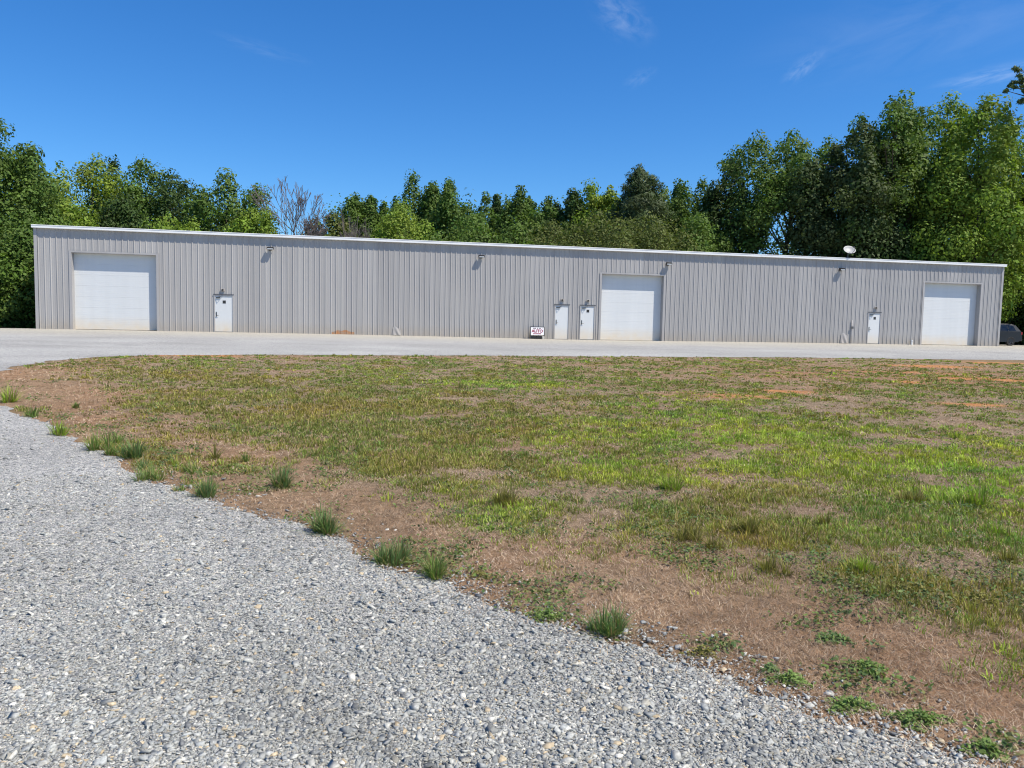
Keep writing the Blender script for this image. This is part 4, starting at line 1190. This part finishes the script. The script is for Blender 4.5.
small = (ci < 36)
rad_ = np.where(small, .24, .95)
c = cl[ci] + v * (rng.random(k) ** .45 * rad_)[:, None] * [1.1, 1.1, .5]
keep = ~small | (rng.random(k) < 1)
P, fq, C = leafquads(c, v + rng.normal(0, .5, (k, 3)), rng.uniform(.25, .45, k), rng.uniform(.06, .1, k), np.array(TONES['pine']) * 1.2 * rng.uniform(.7, 1.3, (k, 1)))
np_mesh('crown', P, [fq], MT['needle'], C, E)

# bare trees
def bare(px, top, hw, Yd, label, seed, spread=.42, depth=6, thin=1.0, name='bare_tree', fork=.3, material='greybark'):
    rs = np.random.default_rng(seed)
    d = ray(px, top); H = ZC + d[2] * Yd; R = hw * Yd / F_PX
    E = empty(name, (d[0] * Yd, Yd, 0)); tag(E, label, 'tree', 'trees behind the building')
    tb = Tubes()
    tw = Tubes()
    def grow(p, dr, ln, r, lev):
        q = p.copy(); pts = [p.copy()]; dd = dr.copy()
        for _ in range(3):
            dd = dd + rs.normal(0, .10, 3) + np.array([0, 0, .05]); dd /= np.linalg.norm(dd)
            q = q + dd * ln / 3; pts.append(q.copy())
        rmin = .024
        (tb if lev < 3 else tw).add(pts, np.maximum(np.linspace(r, r * .66, 4), rmin), 5 if lev < 2 else 3)
        if lev >= depth: return
        for b_ in range(2 if lev < 1 else (3 if lev < 5 else 2)):
            ax = rs.normal(0, 1, 3); ax -= ax @ dd * dd; ax /= np.linalg.norm(ax)
            an = rs.uniform(.5, 1.1) * spread * (1.25 if lev == 0 else 1)
            nd = dd * math.cos(an) + ax * math.sin(an)
            st = pts[-1] if b_ < 2 else pts[2]
            grow(st, nd, ln * rs.uniform(.62, .84), r * .62, lev + 1)
    grow(np.array([0, 0, -.05]), np.array([0, 0, 1.0]), H * fork, .016 * H * thin, 0)
    vt = np.concatenate(tb.v + tw.v)
    # fit the grown skeleton to the height and spread of the tree in view
    mx = vt[:, 2].max(); sxy = R / max(np.percentile(np.abs(vt[:, 0]), 98), .1); sz = H / mx
    for T_ in (tb, tw):
        for a in T_.v: a[:, 0] *= sxy; a[:, 1] *= sxy; a[:, 2] *= sz
    t_o = tb.build('trunk', MT[material], E); tw.build('twigs', MT[material], E)
bare(297, 179, 34, 66, 'leafless grey tree standing alone against the sky', 5, .46, 7, 1.25, fork=.30)
bare(350, 211, 17, 63, 'brown leafless bush just over the eave, right of the bare tree', 9, .5, 6, .55, fork=.4)
bare(372, 216, 14, 63, 'second brown leafless bush, half hidden by the light rounded tree', 12, .5, 6, .5, fork=.4)

# the rest of the wood, one mass behind the single trees
def woods(name, segs, label, leaf=.36, n=26000):
    Cc, Vv, Tt = [], [], []
    for pxa, pxb, ya, yb, Yd, tone, share in segs:
        k = int(n * share)
        ncl = max(20, int(abs(pxb - pxa) * .7))
        pxs = rng.uniform(pxa, pxb, ncl); tops = np.interp(pxs, [pxa, pxb], [ya, yb]) + rng.normal(0, 5, ncl)
        cx = (pxs - 512) / F_PX * Yd; Hh = np.array([ZC + ray(p, t)[2] * Yd for p, t in zip(pxs, tops)])
        hz = Hh * rng.random(ncl) ** .55; cy = Yd + rng.uniform(-2.5, 3.5, ncl); rc = rng.uniform(1.0, 2.2, ncl)
        ci = rng.integers(0, ncl, k); v = rng.normal(0, 1, (k, 3)); v /= np.linalg.norm(v, axis=1, keepdims=True)
        c = np.stack([cx, cy, hz], -1)[ci] + v * (rng.random(k) ** .45 * rc[ci])[:, None]
        kp = c[:, 2] > 0.02
        Cc.append(c[kp]); Vv.append(v[kp]); Tt.append((np.array(TONES[tone]) * rng.uniform(.75, 1.25, (ncl, 1)))[ci][kp] * rng.uniform(.75, 1.25, (kp.sum(), 1)))
    c, v, t = np.concatenate(Cc), np.concatenate(Vv), np.concatenate(Tt); k = len(c)
    P, fq, C = leafquads(c, v * .7 + rng.normal(0, .5, (k, 3)) + [0, 0, .35], leaf * rng.uniform(.6, 1.3, k), leaf * rng.uniform(.35, .8, k), t)
    P[:, 2] = np.maximum(P[:, 2], 0.0)
    o = np_mesh(name, P, [fq], MT['leaf'], C)
    tag(o, label, 'woods', kind='stuff')
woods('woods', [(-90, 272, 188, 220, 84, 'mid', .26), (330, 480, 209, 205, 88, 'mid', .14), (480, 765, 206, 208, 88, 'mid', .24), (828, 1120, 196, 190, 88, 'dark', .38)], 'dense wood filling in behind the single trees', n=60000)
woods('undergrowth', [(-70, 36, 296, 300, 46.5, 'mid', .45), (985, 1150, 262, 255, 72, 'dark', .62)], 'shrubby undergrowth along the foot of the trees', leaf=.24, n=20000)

# ------------------------------------------------------------------ light and sky
sunv = WU * 1.32 + WN * 1.0
sunv = np.array([sunv[0], sunv[1], 2.62]); sunv /= np.linalg.norm(sunv)
sl = bpy.data.lights.new('sun', 'SUN'); sl.energy = 4.5; sl.angle = math.radians(.53); sl.color = (1.0, .925, .80)
so = bpy.data.objects.new('sun', sl); COL.objects.link(so)
so.rotation_euler = Vector(sunv).to_track_quat('Z', 'Y').to_euler()
so.location = (10, -10, 40)
W = bpy.data.worlds.new('World'); SC.world = W; W.use_nodes = True
nt = W.node_tree; L = nt.links.new; bg = nt.nodes['Background']
sky = nt.nodes.new('ShaderNodeTexSky'); sky.sky_type = 'NISHITA'; sky.sun_disc = False
sky.sun_elevation = math.asin(sunv[2]); sky.sun_rotation = math.atan2(sunv[0], sunv[1])
sky.air_density = 1.0; sky.dust_density = 0.3; sky.ozone_density = 3.0; sky.altitude = 200
tc = nt.nodes.new('ShaderNodeTexCoord')
hs = nt.nodes.new('ShaderNodeHueSaturation'); hs.inputs['Saturation'].default_value = 1.30
L(sky.outputs[0], hs.inputs['Color'])
col = mixc(nt, hs.outputs['Color'], (0.66, 0.93, 1.17), 1.0, 'MULTIPLY')
# thin cirrus wisps high up
def wisp(px, py, sx, sy, ang, amt, col):
    c0 = ray(px, py); c0 = Vector(c0 / np.linalg.norm(c0))
    u0 = Vector(rgt).normalized(); v0 = Vector(upv).normalized()
    u = u0 * math.cos(ang) + v0 * math.sin(ang); v = v0 * math.cos(ang) - u0 * math.sin(ang)
    sub = N(nt, 'ShaderNodeVectorMath', operation='SUBTRACT'); L(tc.outputs['Generated'], sub.inputs[0]); sub.inputs[1].default_value = c0
    ds = []
    for ax, s_ in ((u, sx), (v, sy)):
        dt = N(nt, 'ShaderNodeVectorMath', operation='DOT_PRODUCT'); L(sub.outputs[0], dt.inputs[0]); dt.inputs[1].default_value = ax
        mu = N(nt, 'ShaderNodeMath', operation='DIVIDE'); L(dt.outputs['Value'], mu.inputs[0]); mu.inputs[1].default_value = s_ / F_PX
        ds.append(mu.outputs[0])
    cb_ = N(nt, 'ShaderNodeCombineXYZ'); L(ds[0], cb_.inputs[0]); L(ds[1], cb_.inputs[1])
    ln = N(nt, 'ShaderNodeVectorMath', operation='LENGTH'); L(cb_.outputs[0], ln.inputs[0])
    no = N(nt, 'ShaderNodeTexNoise', Scale=1.7, Detail=6.0, Roughness=.6, Distortion=.6); L(cb_.outputs[0], no.inputs['Vector'])
    mr = N(nt, 'ShaderNodeMapRange', interpolation_type='SMOOTHSTEP'); L(ln.outputs['Value'], mr.inputs[0])
    mr.inputs[1].default_value = 0; mr.inputs[2].default_value = 1.25; mr.inputs[3].default_value = amt; mr.inputs[4].default_value = 0
    mn = N(nt, 'ShaderNodeMapRange'); L(no.outputs['Fac'], mn.inputs[0]); mn.inputs[1].default_value = .38; mn.inputs[2].default_value = .72
    mm = N(nt, 'ShaderNodeMath', operation='MULTIPLY', use_clamp=True); L(mr.outputs[0], mm.inputs[0]); L(mn.outputs[0], mm.inputs[1])
    return mixc(nt, col, (7.5, 8.2, 9.2), mm.outputs[0])
for w_ in ((622, 16, 34, 17, -.5, .16), (803, 68, 18, 9, .6, .15), (1000, 74, 42, 8, .05, .20), (960, 12, 150, 45, .1, .07), (262, 49, 40, 7, -.15, .05), (640, 78, 16, 8, .4, .08)):
    col = wisp(*w_, col)
L(col, bg.inputs['Color'])
bg.inputs['Strength'].default_value = 0.093

SC.view_settings.view_transform = 'Standard'
SC.view_settings.look = 'None'
SC.view_settings.exposure = 0.55
SC.view_settings.gamma = 1.0
SC.view_settings.use_curve_mapping = False
SC.render.engine = 'CYCLES'
SC.cycles.use_denoising = True
SC.cycles.filter_width = 1.1
SC.cycles.max_bounces = 6
SC.cycles.diffuse_bounces = 3
SC.cycles.transmission_bounces = 3
SC.cycles.sample_clamp_indirect = 6
